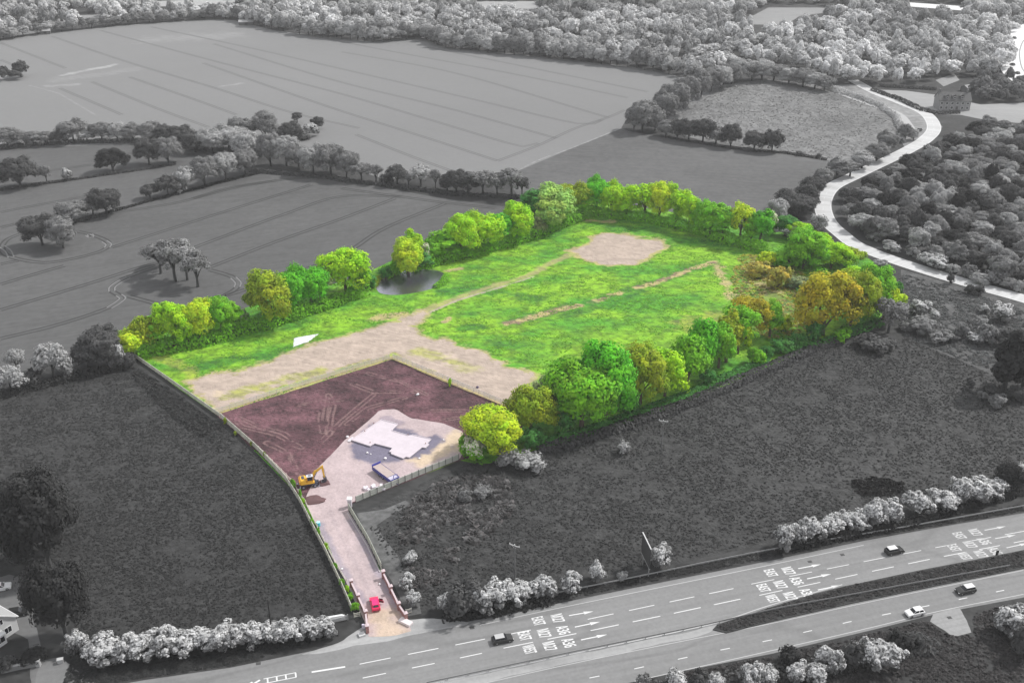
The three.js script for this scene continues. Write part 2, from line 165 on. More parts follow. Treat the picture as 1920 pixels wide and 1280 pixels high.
const Ln = { fence: line([[-80.34,-242.38],[-65.8,-253.42],[-49.59,-265.26],[-35.82,-274.55],[-16.74,-259.24],[1.74,-243.79]]), track: line([[-29.55,-306.56],[-19.65,-317],[-5.52,-328.48],[4.68,-335.89],[15.5,-350.04],[24.75,-359.32]]), rut: line([[-27.76,-305.75],[-17.84,-316.57],[-3.66,-327.12],[7.49,-335.89]]), mound: line([[-1.7,-298.21],[6.89,-303.34],[15.75,-309.01],[26.62,-314.44],[38.18,-323.99],[49.93,-330.77],[62.66,-341.63],[73.14,-349.53]]), t1: line([[30.71,-392.83],[40.37,-391]]), t2: line([[-44.67,-302.14],[-35.49,-304.94]]), t3: line([[-21.68,-299.77],[-20.3,-302.54]]), t4: line([[-23.14,-341.14],[-18.7,-343.58]]), dark1: line([[-21.82,-323.99],[-10.97,-326.22],[7.15,-317.43]]), dark2: line([[-15.18,-295.13],[-10.15,-296.28]]), dark3: line([[-4.93,-285.81],[6.51,-282.21]]), dark4: line([[39.9,-385.6],[67.55,-374.04],[83.35,-360.38]]), dark5: line([[17.31,-304.94],[29.9,-311.08],[43.49,-322.66]]), yel1: line([[55.93,-297.05],[65.09,-300.95],[70.97,-304.94]]), yel2: line([[-80.23,-251.33],[-67.22,-260.49],[-56.05,-266.88]]), yel3: line([[-29,-278.69],[-20.7,-274.55],[-12.52,-268.52]]), yel4: line([[-86.57,-252.82],[-95.43,-268.52],[-107.09,-275.92]]), green1: line([[-92.3,-268.52],[-82.79,-274.55],[-76.72,-275.92],[-72.81,-272.52]]), bank: line([[-21.83,-360.38],[0,-372.35],[21.14,-388.58]]), fan: line([[-82.07,-244.07],[-82.47,-254.32]]), weeds2: line([[-79.33,-280.44],[-65.74,-285.81],[-54.24,-297.05]]) };
const plotBox = boxOf(plot);
const meadowMap = groundMap(plotBox, 2048, 1400, (x, z) => {
  const n1 = fbm(x / 14, z / 9, 4), n2 = fbm(x / 2.2 + 8, z / 1.6, 4), n3 = fbm(x / 0.7, z / 0.5, 2), e = (fbm(x / 4, z / 3, 4) - 0.5) * 2, e2 = (n3 - 0.5);
  let c = [lerp(0.065, 0.17, smooth(0.3, 0.7, n1)), lerp(0.23, 0.34, smooth(0.3, 0.7, n1)), 0.012];
  const mul = 0.55 + 0.9 * smooth(0.2, 0.8, n2 * 0.7 + n3 * 0.3); c = c.map(v => v * mul);
  const to = (d, k) => { for (let i = 0; i < 3; i++) c[i] = lerp(c[i], d[i], k); };
  const lush = [0.03 * mul, 0.15 * mul, 0.012], straw = [0.4 * (0.75 + n2 * 0.5), 0.31 * (0.75 + n2 * 0.5), 0.16], yel = [0.27 * mul, 0.29 * mul, 0.05], earth = [0.38 * (0.75 + 0.5 * n2), 0.305 * (0.75 + 0.5 * n2), 0.255 * (0.75 + 0.5 * n2)], brown = [0.25 * (0.6 + n2 * 0.8), 0.17 * (0.6 + n2 * 0.8), 0.1];
  for (const [f, w, k] of [[Ln.dark1, 5, 0.7], [Ln.dark2, 3, 0.8], [Ln.dark3, 5, 0.6], [Ln.dark4, 5, 0.6], [Ln.dark5, 3.4, 0.7], [Ln.green1, 3.5, 0.75]]) to(lush, k * smooth(w, w * 0.3, f(x, z) + e * w * 0.8));
  for (const [f, w, k] of [[Ln.yel1, 7, 0.7], [Ln.yel4, 3, 0.6], [Ln.bank, 3, 0.35]]) to(yel, k * smooth(w, w * 0.2, f(x, z) + e * w * 0.7));
  to(yel, 0.5 * smooth(-3, 3, A.scrub(x, z) + e * 3)); to([0.15 * mul, 0.16 * mul, 0.05], 0.6 * smooth(-3, 3, A.weeds(x, z) + e * 4)); to(straw, 0.6 * smooth(-1, 3, A.scrub(x, z) + e * 6 + e2 * 3 - 2));
  to(straw, 0.85 * smooth(-0.5, 1.5, A.strip(x, z) + e * 2.5 + e2)); to([0.24, 0.28, 0.03], 0.6 * smooth(3, 1, Ln.fan(x, z)) * 0);
  for (const [f, w] of [[Ln.t1, 2.4], [Ln.t2, 2.6], [Ln.t3, 1.5], [Ln.t4, 1.8]]) to(straw, 0.85 * smooth(w, w * 0.3, f(x, z) + e * w * 0.8 + e2));
  to(straw, 0.6 * smooth(2.6, 0.4, Ln.track(x, z) + e * 1.6 + e2)); to(earth, 0.75 * smooth(0.9, 0.2, Ln.rut(x, z) + e * 0.5));
  { const m = Ln.mound(x, z) + e * 1.2 + e2 * 1.5, gap = smooth(0.28, 0.44, fbm(x / 5 + 90, z / 5, 2)); to(lush, 0.7 * smooth(4.5, 1.5, m + 0.6)); to(n2 > 0.5 ? straw : brown, 0.9 * gap * smooth(2.1, 0.7, m)); }
  { const s = A.dirt(x, z) + e * 3.2 + e2 * 2.5; to(straw, 0.75 * smooth(-1.5, 0.8, s)); const y = Math.max(smooth(3.4, 0.5, Ln.yel2(x, z) + e * 2.4 + e2 * 2), 0.8 * smooth(4, 0.5, Ln.yel3(x, z) + e * 3 + e2 * 2)); to(earth, smooth(0.2, 2.2, s) * (1 - 0.75 * y)); to(yel, 0.55 * y * smooth(-1, 2, s)); const st = fbm((x * 0.9 + z * 0.45) / 7, (z * 0.9 - x * 0.45) / 0.5, 2); to(earth.map(v => v * 1.25), 0.5 * smooth(0.55, 0.75, st) * smooth(1, 4, s)); }
  { const s = A.bare(x, z) + e * 1.8 + e2 * 1.5; to(straw, 0.8 * smooth(-2.2, 0, s + e * 2)); to(earth, smooth(0, 1.2, s)); }
  to(straw, 0.8 * smooth(2.2, 0.6, Ln.fence(x, z) + e * 1.2 + e2)); { const s = smooth(2.6, 0.4, Ln.fan(x, z) + Math.abs(e2) * 3); to([0.5, 0.4, 0.28], 0.75 * s * smooth(0.45, 0.6, n2)); }
  return c;
});
struct('meadow', sheetGeo(plot, 0.03, plotBox), mapped(meadowMap, 0.95, { bumpMap: relief(plotBox, 7), bumpScale: 0.18 }), 'bright green meadow with bare earth patches and worn tracks');

const yardPoly = [[-80.19,-241.82],[-35.75,-273.87],[1.74,-243.22],[3.54,-235.78],[-7.46,-222.88],[-13.14,-219.7],[-38.29,-200.91],[-44.71,-197.98],[-50.92,-204.78],[-65.29,-223.88]];
const yb = boxOf(yardPoly), ruts = [[[-74.2,-239.04],[-71.44,-235.78],[-61.45,-231.79],[-54,-225.38],[-57.12,-227.4]], [[-73.17,-240.15],[-68.03,-236.32],[-60.2,-232.58],[-56.77,-229.19]], [[-51.86,-244.07],[-51.6,-239.87],[-49.79,-233.11],[-51.5,-252.82],[-49.46,-249.26]], [[-47.9,-231.79],[-48.95,-241.26],[-49.1,-246.93]], [[-38.81,-252.82],[-45.67,-238.5],[-49.63,-227.91]], [[-29.72,-251.33],[-39.4,-245.5],[-44.05,-237.13]], [[-26.99,-254.32],[-38.99,-254.32],[-45.62,-258.92]], [[-58.63,-246.93],[-53.15,-249.26],[-47.33,-249.85]], [[-41.84,-265.26],[-32.08,-260.49],[-23.88,-252.82]], [[-21.79,-244.07],[-13.07,-244.07],[-4.28,-238.5]], [[-19.98,-238.5],[-11.52,-241.26],[-5.66,-235.78]], [[-63.42,-227.91],[-56.94,-222.88],[-52.48,-213.31]]].map(line), pileTone = [[-48.74,-203.26],[-47.58,-207.64],[-45.37,-209.88]];
struct('soil_yard', sheetGeo(jag(yardPoly, 2.5, 0.5, 3), 0.045, yb), mapped(groundMap(yb, 1024, 760, (x, z) => {
  const n = fbm(x / 3, z / 2.4, 5), f = fbm(x / 0.6, z / 0.5, 2), m = fbm(x / 14 + 6, z / 10, 3);
  let k = (0.3 + 1.2 * n + 0.7 * (f - 0.5)) * lerp(0.8, 1.3, smooth(0.35, 0.7, m)); let c = [0.108 * k, 0.05 * k, 0.06 * k];
  for (const r of ruts) { const s = Math.abs(r(x, z) - 0.55 + (m - 0.5) * 0.6) + (n - 0.5) * 0.5; const t = 0.5 * smooth(0.42, 0.08, s) * smooth(0.34, 0.55, fbm(x / 2.5 + 9, z / 2.5, 3)); c = [lerp(c[0], 0.25, t), lerp(c[1], 0.155, t), lerp(c[2], 0.15, t)]; }
  return c;
}), 1, { bumpMap: relief(yb, 5), bumpScale: 0.35 }), 'dark purple brown bare soil inside the yard fence');
const hardPoly = [[-47.79,-217.54],[-43.58,-228.94],[-38.82,-238.5],[-36.06,-244.36],[-31.75,-244.92],[-26.97,-240.15],[-18.2,-237.4],[-12.93,-233.64],[-12.01,-224.87],[-13.17,-220.19],[-38.34,-201.34],[-38.46,-198.6],[-32.01,-185.7],[-27.57,-175.53],[-22.31,-163.25],[-19.54,-158.61],[-23,-157.1],[-28.45,-156.81],[-29.63,-161.22],[-34.65,-172.43],[-39.56,-182.34],[-43.95,-191.89],[-49.01,-202.62],[-48.68,-211.02]];
const hb = boxOf(hardPoly), slate = area([[-42.19,-227.91],[-40,-219.95],[-34.61,-217.54],[-27.4,-218.74],[-23.66,-220.43],[-20.61,-222.88],[-17.68,-228.42],[-20.09,-231.53],[-22.51,-230.23],[-26.69,-233.64],[-31.12,-235.78],[-36.94,-237.13]]), slate2 = line([[-34.12,-239.87],[-30.6,-237.68]]), sand = line([[-22.82,-219.95],[-18.46,-225.38],[-14.63,-231.01],[-13.45,-226.64]]), tracksIn = [[[-39.74,-197.98],[-35.29,-187.99],[-31.15,-178.71],[-24.4,-163.57]], [[-42.47,-197.98],[-38.28,-187.99],[-33.69,-178.71],[-26.89,-163.57]]].map(line), apron = line([[-26.39,-161.99],[-24.37,-158.16]]), blueish = [[[-36.83,-194.9],[-30.21,-180.51],[-23.47,-165.16]], [[-43.87,-192.89],[-36.79,-177.82],[-30.78,-166.77]]].map(line);
struct('gravel_drive', sheetGeo(jag(hardPoly, 1.5, 0.45, 5), 0.06, hb), mapped(groundMap(hb, 1024, 1024, (x, z) => {
  const n = fbm(x / 3, z / 3, 4), f = fbm(x / 0.5, z / 0.5, 2), e = (fbm(x / 2.5, z / 2, 3) - 0.5) * 2; const k = 0.82 + 0.3 * n + 0.25 * (f - 0.5);
  let c = [0.43 * k, 0.345 * k, 0.35 * k]; const to = (d, t) => { for (let i = 0; i < 3; i++) c[i] = lerp(c[i], d[i], t); };
  to([0.6 * k, 0.47 * k, 0.3 * k], 0.7 * smooth(4, 1, sand(x, z) + e * 2)); to([0.14 * k, 0.13 * k, 0.185 * k], 0.95 * smooth(-0.8, 1, slate(x, z) + e * 1.3 + (f - 0.5))); to([0.24 * k, 0.2 * k, 0.24 * k], 0.7 * smooth(2.2, 0.6, slate2(x, z) + e));
  for (const t of tracksIn) to([0.33 * k, 0.27 * k, 0.28 * k], 0.4 * smooth(0.8, 0.2, t(x, z) + e * 0.6)); for (const t of blueish) to([0.24 * k, 0.22 * k, 0.28 * k], 0.6 * smooth(1.5, 0.3, t(x, z) + e * 0.7));
  to([0.52 * k, 0.4 * k, 0.26 * k], 0.6 * smooth(5, 1, apron(x, z) + e * 2));
  return c;
}), 0.95, { bumpMap: relief(hb, 3), bumpScale: 0.06 }), 'pale pinkish gravel drive and hard standing');

let pondDist;
{ // pond
  const w = curve([[-47.09,-327.12],[-44.48,-321.78],[-38.74,-320.46],[-32.25,-322.66],[-26.54,-326.67],[-22.82,-335.42],[-26.17,-341.14],[-36.12,-342.11],[-44.52,-335.42],[-47.09,-327.12]], 6), nb = boxOf(w);
  const m = new THREE.MeshPhysicalMaterial({ color: new THREE.Color(0.42, 0.42, 0.5), metalness: 0.9, roughness: 0.04, bumpMap: relief(nb, 3), bumpScale: 0.012 });
  pondDist = area(w);
  struct('pond', sheetGeo(w, 0.06), m, 'small dark pond mirroring the sky under the trees');
}

// ---------------------------------------------------------------- roads
const roadDir = heading([-6.34,-157.4], [74.37,-180.51]);
function asphalt(poly, y, tone, name, label, res = 1400, marks = []) {
  const box = boxOf(poly), asp = box[3] / box[2], W = asp > 1 ? Math.round(res / asp) : res, Hh = Math.max(64, asp > 1 ? res : Math.round(res * asp)), cs = Math.cos(roadDir), sn = Math.sin(roadDir);
  return struct(name, sheetGeo(name === 'road' ? poly : jag(poly, 1.2, 0.7, 2), y, box), mapped(groundMap(box, W, Hh, (x, z) => {
    const u = x * cs - z * sn, v = x * sn + z * cs; let k = 0.84 + 0.22 * fbm(u / 60, v / 0.55, 3) + 0.18 * (fbm(x / 0.5, z / 0.5, 2) - 0.5) + 0.22 * (fbm(u / 25, v / 5, 3) - 0.5);
    k *= 1 - 0.3 * smooth(0.06, 0.0, Math.abs(fbm(u / 40 + 7, v / 9, 3) - 0.5)) * 0.5;
    return g3(tone * k);
  }), 0.88), label);
}
const road = asphalt([...[[-80.05,-142.52],[-69.07,-145.32],[-53.82,-148.46],[-35.38,-154],[-28.46,-156.95],[-19.05,-157.85],[-9.65,-160.91],[0,-163.72],[24.61,-171.07],[55.69,-180.15],[78.71,-187.22],[99.92,-192.89],[119.03,-197.56],[136.2,-202.19]], ...[[121.5,-172.43],[106.23,-168.41],[86.76,-163.57],[72.3,-158.91],[50.61,-152.27],[32.37,-147.63],[21.95,-144.65],[3.89,-139.16],[-24.31,-130.85],[-71.22,-118.69]]], 0.03, 0.2, 'road', 'grey dual carriageway across the bottom of the view', 2000);
const pale = asphalt([[-22.72,-142.39],[10.29,-151.41],[34.99,-158.31],[41.98,-160.6],[40.08,-158.31],[34.72,-156.51],[10.2,-149.44],[-12.84,-142.39]], 0.038, 0.3, 'central_reservation', 'pale paved strip under the central crash barrier', 900);
asphalt([[-28.9,-160.44],[-18.34,-162.31],[-9.68,-161.53],[-8.57,-160.75],[-17.96,-157.4],[-33.24,-153.57],[-41.23,-151.84],[-33.58,-155.91]], 0.036, 0.34, 'road_apron', 'pale dusty apron where the drive meets the road', 500);
asphalt([[85.89,-163.57],[91.58,-164.84],[91.48,-161.22],[91.49,-157.7],[87.33,-156.51],[85.59,-158.91],[84.23,-161.06]], 0.036, 0.27, 'layby', 'pale worn entrance below the lower carriageway', 300);
asphalt([[-114.43,-171.75],[-107.31,-176.05],[-101.67,-173.45],[-96.96,-161.99],[-92.28,-154.44],[-85.79,-143.31],[-88.73,-142],[-95.5,-155.91],[-110.62,-163.57]], 0.02, 0.12, 'house_drive', 'dark tarmac drive beside the house', 400);
asphalt([[-90.77,-150.7],[-87.4,-151.27],[-81.74,-147.08],[-76.37,-143.31],[-88.73,-142]], 0.024, 0.15, 'house_apron', 'pale tarmac apron at the bottom left', 300);
{ // grass island between the carriageways, on a real kerb step
  const p = [[40.06,-158.76],[41.15,-160.14],[52.37,-165],[62.14,-169.07],[69.51,-171.58],[88.27,-177.11],[101.09,-180.51],[113,-183.82],[129.38,-188.37],[126.21,-181.97],[110.29,-177.64],[89.87,-172.09],[70.3,-166.61],[52.61,-161.22],[42.55,-157.85]], sh = new THREE.Shape(p.map(q => new THREE.Vector2(q[0], -q[1])));
  const g = new THREE.ExtrudeGeometry(sh, { depth: 0.12, bevelEnabled: true, bevelSize: 0.05, bevelThickness: 0.04, bevelSegments: 1 }).rotateX(-Math.PI / 2).translate(0, 0.03, 0);
  struct('grass_island', g, grey(0.035, 1), 'long dark grass island dividing the carriageways');
}
// painted lines
const paint = grey(0.62, 0.7), faint = grey(0.42, 0.75);
const dashes = (path, on, off, w, m, name, from = 0) => { for (const [x, z, h, s] of walk(path, on + off)) part(name, bx(on, 0.006, w, on / 2 + from, 0.041, 0).applyMatrix4(new THREE.Matrix4().makeRotationY(h)).translate(x, 0, z), m, road); };
dashes([[-29.17,-149.44],[-5.36,-156.21],[2.12,-158.31]], 6, 3.4, 0.2, paint, 'lane_dash');
dashes([[15.29,-161.84],[29.49,-166.12],[41.61,-169.73],[47.17,-171.41]], 5.6, 3.4, 0.18, paint, 'lane_dash');
dashes([[50.55,-172.6],[65.14,-176.76],[82.91,-181.79],[99.89,-186.46],[117.41,-191.1]], 5.4, 3.6, 0.16, paint, 'lane_dash');
dashes([[-28.1,-145.86],[-16.5,-149.16],[-4.55,-152.7]], 4.4, 5, 0.2, paint, 'lane_dash');
dashes([[-1.66,-153.71],[13.12,-157.85],[30.61,-162.93],[48.44,-168.24]], 6, 3, 0.2, paint, 'lane_dash');
dashes([[51.49,-169.07],[74.89,-176.05],[93.29,-181.42],[115.86,-187.6]], 5.4, 3.6, 0.18, paint, 'lane_dash');
dashes([[5.95,-143.31],[14.04,-145.72],[22.28,-147.91],[39.24,-152.84],[50.34,-155.77],[68.29,-161.22],[102.83,-170.57],[112.81,-173.11]], 2, 7, 0.18, paint, 'lane_dash');
part('edge_line', ribbonGeo(curve([[-18.83,-143.18],[10.3,-151.7],[35.09,-158.91],[41.85,-161.06],[52.54,-165.8],[69.75,-172.43]], 6), 0.22, 0.046), faint, road);
part('edge_line', ribbonGeo(curve([[-6.41,-160.14],[4.34,-163.57],[24.46,-169.57],[55.38,-178.71],[78.26,-185.7]], 6), 0.16, 0.042), faint, road);
part('edge_line', ribbonGeo(curve([[22.99,-145.05],[50.8,-153.13],[72.53,-159.68],[86.99,-164.2],[106.67,-169.4]], 6), 0.16, 0.042), faint, road);
part('edge_line', ribbonGeo(curve([[-9.91,-143.05],[10.19,-149.16],[34.63,-155.91],[52.51,-160.75],[70.11,-165.96],[110.05,-177.11]], 6), 0.14, 0.046), faint, road);
part('edge_line', ribbonGeo([[-37.99,-147.36],[-31.82,-148.74]], 0.4, 0.042), paint, road);
{ // hatched box at the bottom left
  const a = [-46.62,-145.18], b = [-40.82,-146.81], h = heading(a, b), L = dist(a, b), gs = [bx(L, 0.006, 0.18, L / 2, 0.042, -0.45), bx(L, 0.006, 0.18, L / 2, 0.042, 0.75)];
  for (const k of [0.12, 0.4, 0.68, 0.985]) gs.push(bx(0.3, 0.006, 1.02, L * k, 0.042, 0.15));
  part('hatched_box', mg(gs).applyMatrix4(new THREE.Matrix4().makeRotationY(h)).translate(a[0], 0, a[1]), paint, road);
  for (const q of [[-47.93,-144.78], [-49.21,-144.24]]) part('hatch_mark', bx(1.6, 0.006, 0.4, 0, 0.042, 0, 0.5).applyMatrix4(new THREE.Matrix4().makeRotationY(h)).translate(q[0], 0, q[1]), paint, road);
}
const font = await new FontLoader().loadAsync('fonts/droid/droid_sans_bold.typeface.json');
function laneText(word, [x, z], turn, m = paint) { // letters stretched along the lane, read by drivers going right
  const g = new THREE.ShapeGeometry(font.generateShapes(word, 1), 4); g.computeBoundingBox(); const b = g.boundingBox; g.translate(-(b.min.x + b.max.x) / 2, -(b.min.y + b.max.y) / 2, 0);
  g.scale(2.35 / (b.max.x - b.min.x), 2.45 / (b.max.y - b.min.y), 1); g.rotateX(-Math.PI / 2); g.rotateY(turn - Math.PI / 2); part('lane_lettering', g.translate(x, 0.044, z), m, road);
}
function laneArrow(a, b, m = paint) {
  const L = dist(a, b), h = heading(a, b), s = new THREE.Shape(); [[0, -0.13], [L * 0.62, -0.13], [L * 0.6, -0.42], [L, 0], [L * 0.6, 0.42], [L * 0.62, 0.13], [0, 0.13]].forEach((p, i) => i ? s.lineTo(...p) : s.moveTo(...p));
  part('lane_arrow', new THREE.ShapeGeometry(s).rotateX(-Math.PI / 2).rotateY(h).translate(a[0], 0.044, a[1]), m, road);
}
const lettering = [
  [['EAST', [5.37,-161.37]], ['M27', [9.27,-162.15]], ['EAST', [2.53,-157.1]], ['M27', [6.4,-157.85]], ['A36', [10.2,-158.76]], ['WEST', [3.43,-153.42]], ['M27', [7.4,-154.3]], ['A36', [11.14,-155.17]], [[11.57,-162.93], [16.64,-164.2]], [[12.58,-159.6], [17.76,-161.14]], [[13.6,-155.97], [18.91,-157.49]]],
  [['EAST', [55.52,-176.23]], ['M27', [59.46,-176.93]], ['EAST', [52.88,-171.41]], ['M27', [56.7,-172.43]], ['A36', [60.37,-173.62]], ['WEST', [54.04,-168.08]], ['M27', [57.92,-168.82]], ['A36', [61.57,-169.9]], [[61.69,-177.64], [67.01,-179.07]], [[62.8,-174.31], [68.33,-175.88]], [[64.13,-170.74], [69.42,-172.26]]],
  [['EAST', [100.92,-189.15]], ['M27', [104.99,-190.32]], ['EAST', [98.05,-184.76]], ['M27', [102.07,-185.97]], ['A36', [105.64,-187.15]], ['WEST', [99.3,-181.88]], ['M27', [103.09,-182.6]], ['A36', [106.64,-183.64]], [[107.36,-191.1], [112.83,-192.57]], [[108.47,-188.05], [113.72,-189.4]], [[109.63,-184.76], [115.35,-186.46]]]];
lettering.forEach((set, i) => { const h = heading(set[9][0], set[9][1]), m = i === 2 ? grey(0.5, 0.7) : paint; for (const [a, b] of set) typeof a === 'string' ? laneText(a, b, h, m) : laneArrow(a, b, m); });

// the lane that bends round the wood
const lanePath = curve([[208.41,-638.5],[212.09,-608.45],[219.28,-583.25],[224.5,-559.84],[218.52,-529.75],[206.14,-508.03],[192.49,-491.4],[179.65,-477.39],[152.72,-449.04],[138.88,-433.39],[130.56,-415.27],[127.16,-400.92],[126.23,-387.98],[127.72,-376.87],[129.46,-367.38],[133.4,-359.85],[139.21,-351.56],[149.31,-339.7],[158.29,-330.31],[171.49,-317.86],[180.99,-306.97]], 6);
const laneMat = mapped(groundMap([0, 0, 8, 8], 128, 128, (x, z) => g3(0.46 * (0.8 + 0.4 * fbm(x, z, 3))), true), 0.85);
const lane = struct('lane', ribbonGeo(lanePath, 7, 0.034), laneMat, 'pale lane curving round the wood on the right');
for (const s of [-3.2, 3.2]) part('edge_line', ribbonGeo(lanePath, 0.18, 0.044, s), paint, lane);
for (const [x, z, h] of walk(lanePath, 7)) part('lane_dash', bx(3, 0.006, 0.14, 0, 0.044, 0, h).translate(x, 0, z), paint, lane);
struct('lane_verge', ribbonGeo(curve([[189.22,-613.72],[198.99,-585.68],[208.57,-559.84],[206.99,-538.05],[202.34,-514.77]], 6), 6, 0.026), grey(0.36), 'bright gravel beside the far lane');
const farRoad = struct('far_road', ribbonGeo(curve([[417.66,-839.7],[378.72,-790.85],[353.8,-745.07],[333.83,-700.51],[317.65,-656.03],[312.87,-624.51]], 6), 19, 0.03), mapped(groundMap([0, 0, 8, 8], 64, 64, (x, z) => g3(0.62 + 0.1 * vnoise(x, z)), true)), 'bright main road at the upper right edge');
part('median_line', ribbonGeo(curve([[409.24,-816.83],[374.6,-774.36],[353.1,-735.75],[337.37,-700.51],[322.98,-660.55],[317.92,-630.04]], 6), 0.8, 0.04), grey(0.25), farRoad);

// ---------------------------------------------------------------- foliage
function leafMesh(n, fill) { // n quads; fill(k, put) places them
  const P = new Float32Array(n * 12), N = new Float32Array(n * 12), C = new Float32Array(n * 12), I = new Uint32Array(n * 6); let q = 0;
  const nv = new THREE.Vector3(), t = new THREE.Vector3(), b = new THREE.Vector3();
  const put = (p, nrm, size, ang, col) => {
    if (q >= n) return; nv.copy(nrm).normalize(); t.set(Math.abs(nv.y) > 0.9 ? 1 : 0, Math.abs(nv.y) > 0.9 ? 0 : 1, 0).cross(nv).normalize(); b.crossVectors(nv, t); const ca = Math.cos(ang) * size / 2, sa = Math.sin(ang) * size / 2;
    [[-1, -0.75], [1, -0.6], [0.8, 0.75], [-0.9, 0.6]].forEach(([i, j], k) => { const u = i * ca - j * sa, v = i * sa + j * ca, o = q * 12 + k * 3, lift = (k % 2 ? 0.14 : -0.14) * size; for (const [ax, ai] of [['x', 0], ['y', 1], ['z', 2]]) { P[o + ai] = p[ax] + t[ax] * u + b[ax] * v + nv[ax] * lift; N[o + ai] = nv[ax]; C[o + ai] = col[ai]; } });
    I.set([q * 4, q * 4 + 1, q * 4 + 2, q * 4, q * 4 + 2, q * 4 + 3], q * 6); q++;
  };
  fill(put);
  const g = new THREE.BufferGeometry(); g.setAttribute('position', new THREE.BufferAttribute(P.slice(0, q * 12), 3)); g.setAttribute('normal', new THREE.BufferAttribute(N.slice(0, q * 12), 3)); g.setAttribute('color', new THREE.BufferAttribute(C.slice(0, q * 12), 3)); g.setIndex(new THREE.BufferAttribute(I.slice(0, q * 6), 1)); return g;
}
const dirOf = (R, up = 0) => { const y = R() * 2 - 1, a = R() * 6.2832, s = Math.sqrt(1 - y * y); return new THREE.Vector3(s * Math.cos(a), y + up, s * Math.sin(a)).normalize(); };
// a crown: lobes over an uneven dome, each lobe covered with leaf sprays
function crown({ h, w, base, lobes, leaves, size, seed, open = 0, spread = 0.28, blossom = 0, egg = 0, ragged = 0 }) {
  const R = rng(seed), a = w / 2, b = (h - base) / 2, cy = base + b, list = [];
  const wob = [R() * 6, R() * 6, R() * 6];
  for (let k = 0; k < lobes; k++) {
    let d = dirOf(R, 0.15); if (base > 0.5 && d.y < -0.55) { d.y *= -0.6; d.normalize(); }
    const az = Math.atan2(d.z, d.x), un = 0.86 + 0.15 * Math.sin(az * 2 + wob[0]) + 0.12 * Math.sin(az * 3 + wob[1]) + 0.1 * Math.sin(d.y * 5 + wob[2]), rr = (k < lobes * 0.22 ? 0.35 + 0.3 * R() : 0.7 + 0.16 * R()) * (un + ragged * (R() - 0.45) * 1.6), nar = 1 - egg * Math.max(0, d.y);
    const rc = a * spread * (0.7 + 0.6 * R());
    list.push([new THREE.Vector3(d.x * a * rr * nar, cy + d.y * b * rr, d.z * a * rr * nar), rc, 0.78 + 0.44 * R(), (R() - 0.5) * 0.3]);
  }
  const center = new THREE.Vector3(0, cy - b * 0.3, 0);
  const make = (share, flowers) => leafMesh(Math.round(lobes * leaves * share), put => {
    for (const [c, rc, tone, hue] of list) for (let k = 0, n = Math.round(leaves * share); k < n; k++) {
      const d = dirOf(R, flowers ? 0.5 : 0.2), p = d.clone().multiplyScalar(rc * (flowers ? 0.9 + 0.25 * R() : 0.55 + 0.5 * R())); p.y *= 0.85; p.add(c); if (open && R() < open) continue; if (p.y < 0.05) p.y = 0.05 + R() * 0.2;
      if (flowers && (p.y < base + (h - base) * (0.42 + 0.45 * R()))) continue;
      const nrm = d.multiplyScalar(0.75).addScaledVector(p.clone().sub(center).normalize(), 0.65).addScaledVector(dirOf(R), 0.34), t = tone * (0.82 + 0.36 * R());
      put(p, nrm, size * (0.7 + 0.7 * R()), R() * 6.28, [t * (1 + hue), t, t * (1 - hue * 0.5)]);
    }
  });
  const neutral = g => { const n = g.clone(), c = n.attributes.color; for (let i = 0; i < c.count; i++) { const v = c.getY(i); c.setXYZ(i, v, v, v); } return n; };
  const leaf = make(1, false), flower = blossom ? make(blossom, true) : null;
  return { leaf, greyLeaf: neutral(leaf), flower: flower && neutral(flower) };
}
function trunkGeo(h, w, base, seed, limbs = 5) {
  const R = rng(seed + 99), r = 0.022 * h + 0.08, y1 = base + (h - base) * 0.35, g = [rod([0, -0.15, 0], [(R() - 0.5) * 0.3, y1, (R() - 0.5) * 0.3], r * 1.25, r * 0.7, 8)];
  for (let k = 0; k < limbs; k++) { const a = k / limbs * 6.28 + R(), y = base * (0.7 + 0.3 * R()) + (y1 - base) * R(), e = [Math.cos(a) * w * (0.22 + 0.14 * R()), base + (h - base) * (0.45 + 0.4 * R()), Math.sin(a) * w * (0.22 + 0.14 * R())], m = [e[0] * 0.45, lerp(y, e[1], 0.6), e[2] * 0.45]; g.push(rod([0, y, 0], m, r * 0.55, r * 0.38, 5), rod(m, e, r * 0.38, r * 0.12, 5)); const a2 = a + 0.8; g.push(rod(m, [m[0] + Math.cos(a2) * w * 0.16, m[1] + (h - base) * 0.3, m[2] + Math.sin(a2) * w * 0.16], r * 0.28, r * 0.08, 4)); }
  return mg(g);
}
const leafMat = (r, g, b) => new THREE.MeshPhysicalMaterial({ color: new THREE.Color(r, g, b), vertexColors: true, roughness: 0.9, transmission: 0.35, thickness: 0, specularIntensity: 0.3, side: THREE.DoubleSide });
const LEAF = { lime: leafMat(0.38, 0.66, 0.015), green: leafMat(0.2, 0.5, 0.02), vivid: leafMat(0.14, 0.52, 0.02), olive: leafMat(0.33, 0.44, 0.02), orange: leafMat(0.48, 0.43, 0.02), yellow: leafMat(0.5, 0.66, 0.02), paleg: leafMat(0.36, 0.56, 0.12), dgreen: leafMat(0.08, 0.27, 0.05), tan: leafMat(0.5, 0.45, 0.08), sage: leafMat(0.3, 0.38, 0.18), black: leafMat(0.04, 0.04, 0.04), dark: leafMat(0.1, 0.1, 0.1), mid: leafMat(0.25, 0.25, 0.25), light: leafMat(0.42, 0.42, 0.42), pale: leafMat(0.52, 0.52, 0.52), blossom: leafMat(0.62, 0.62, 0.62), cream: leafMat(0.7, 0.68, 0.56) };
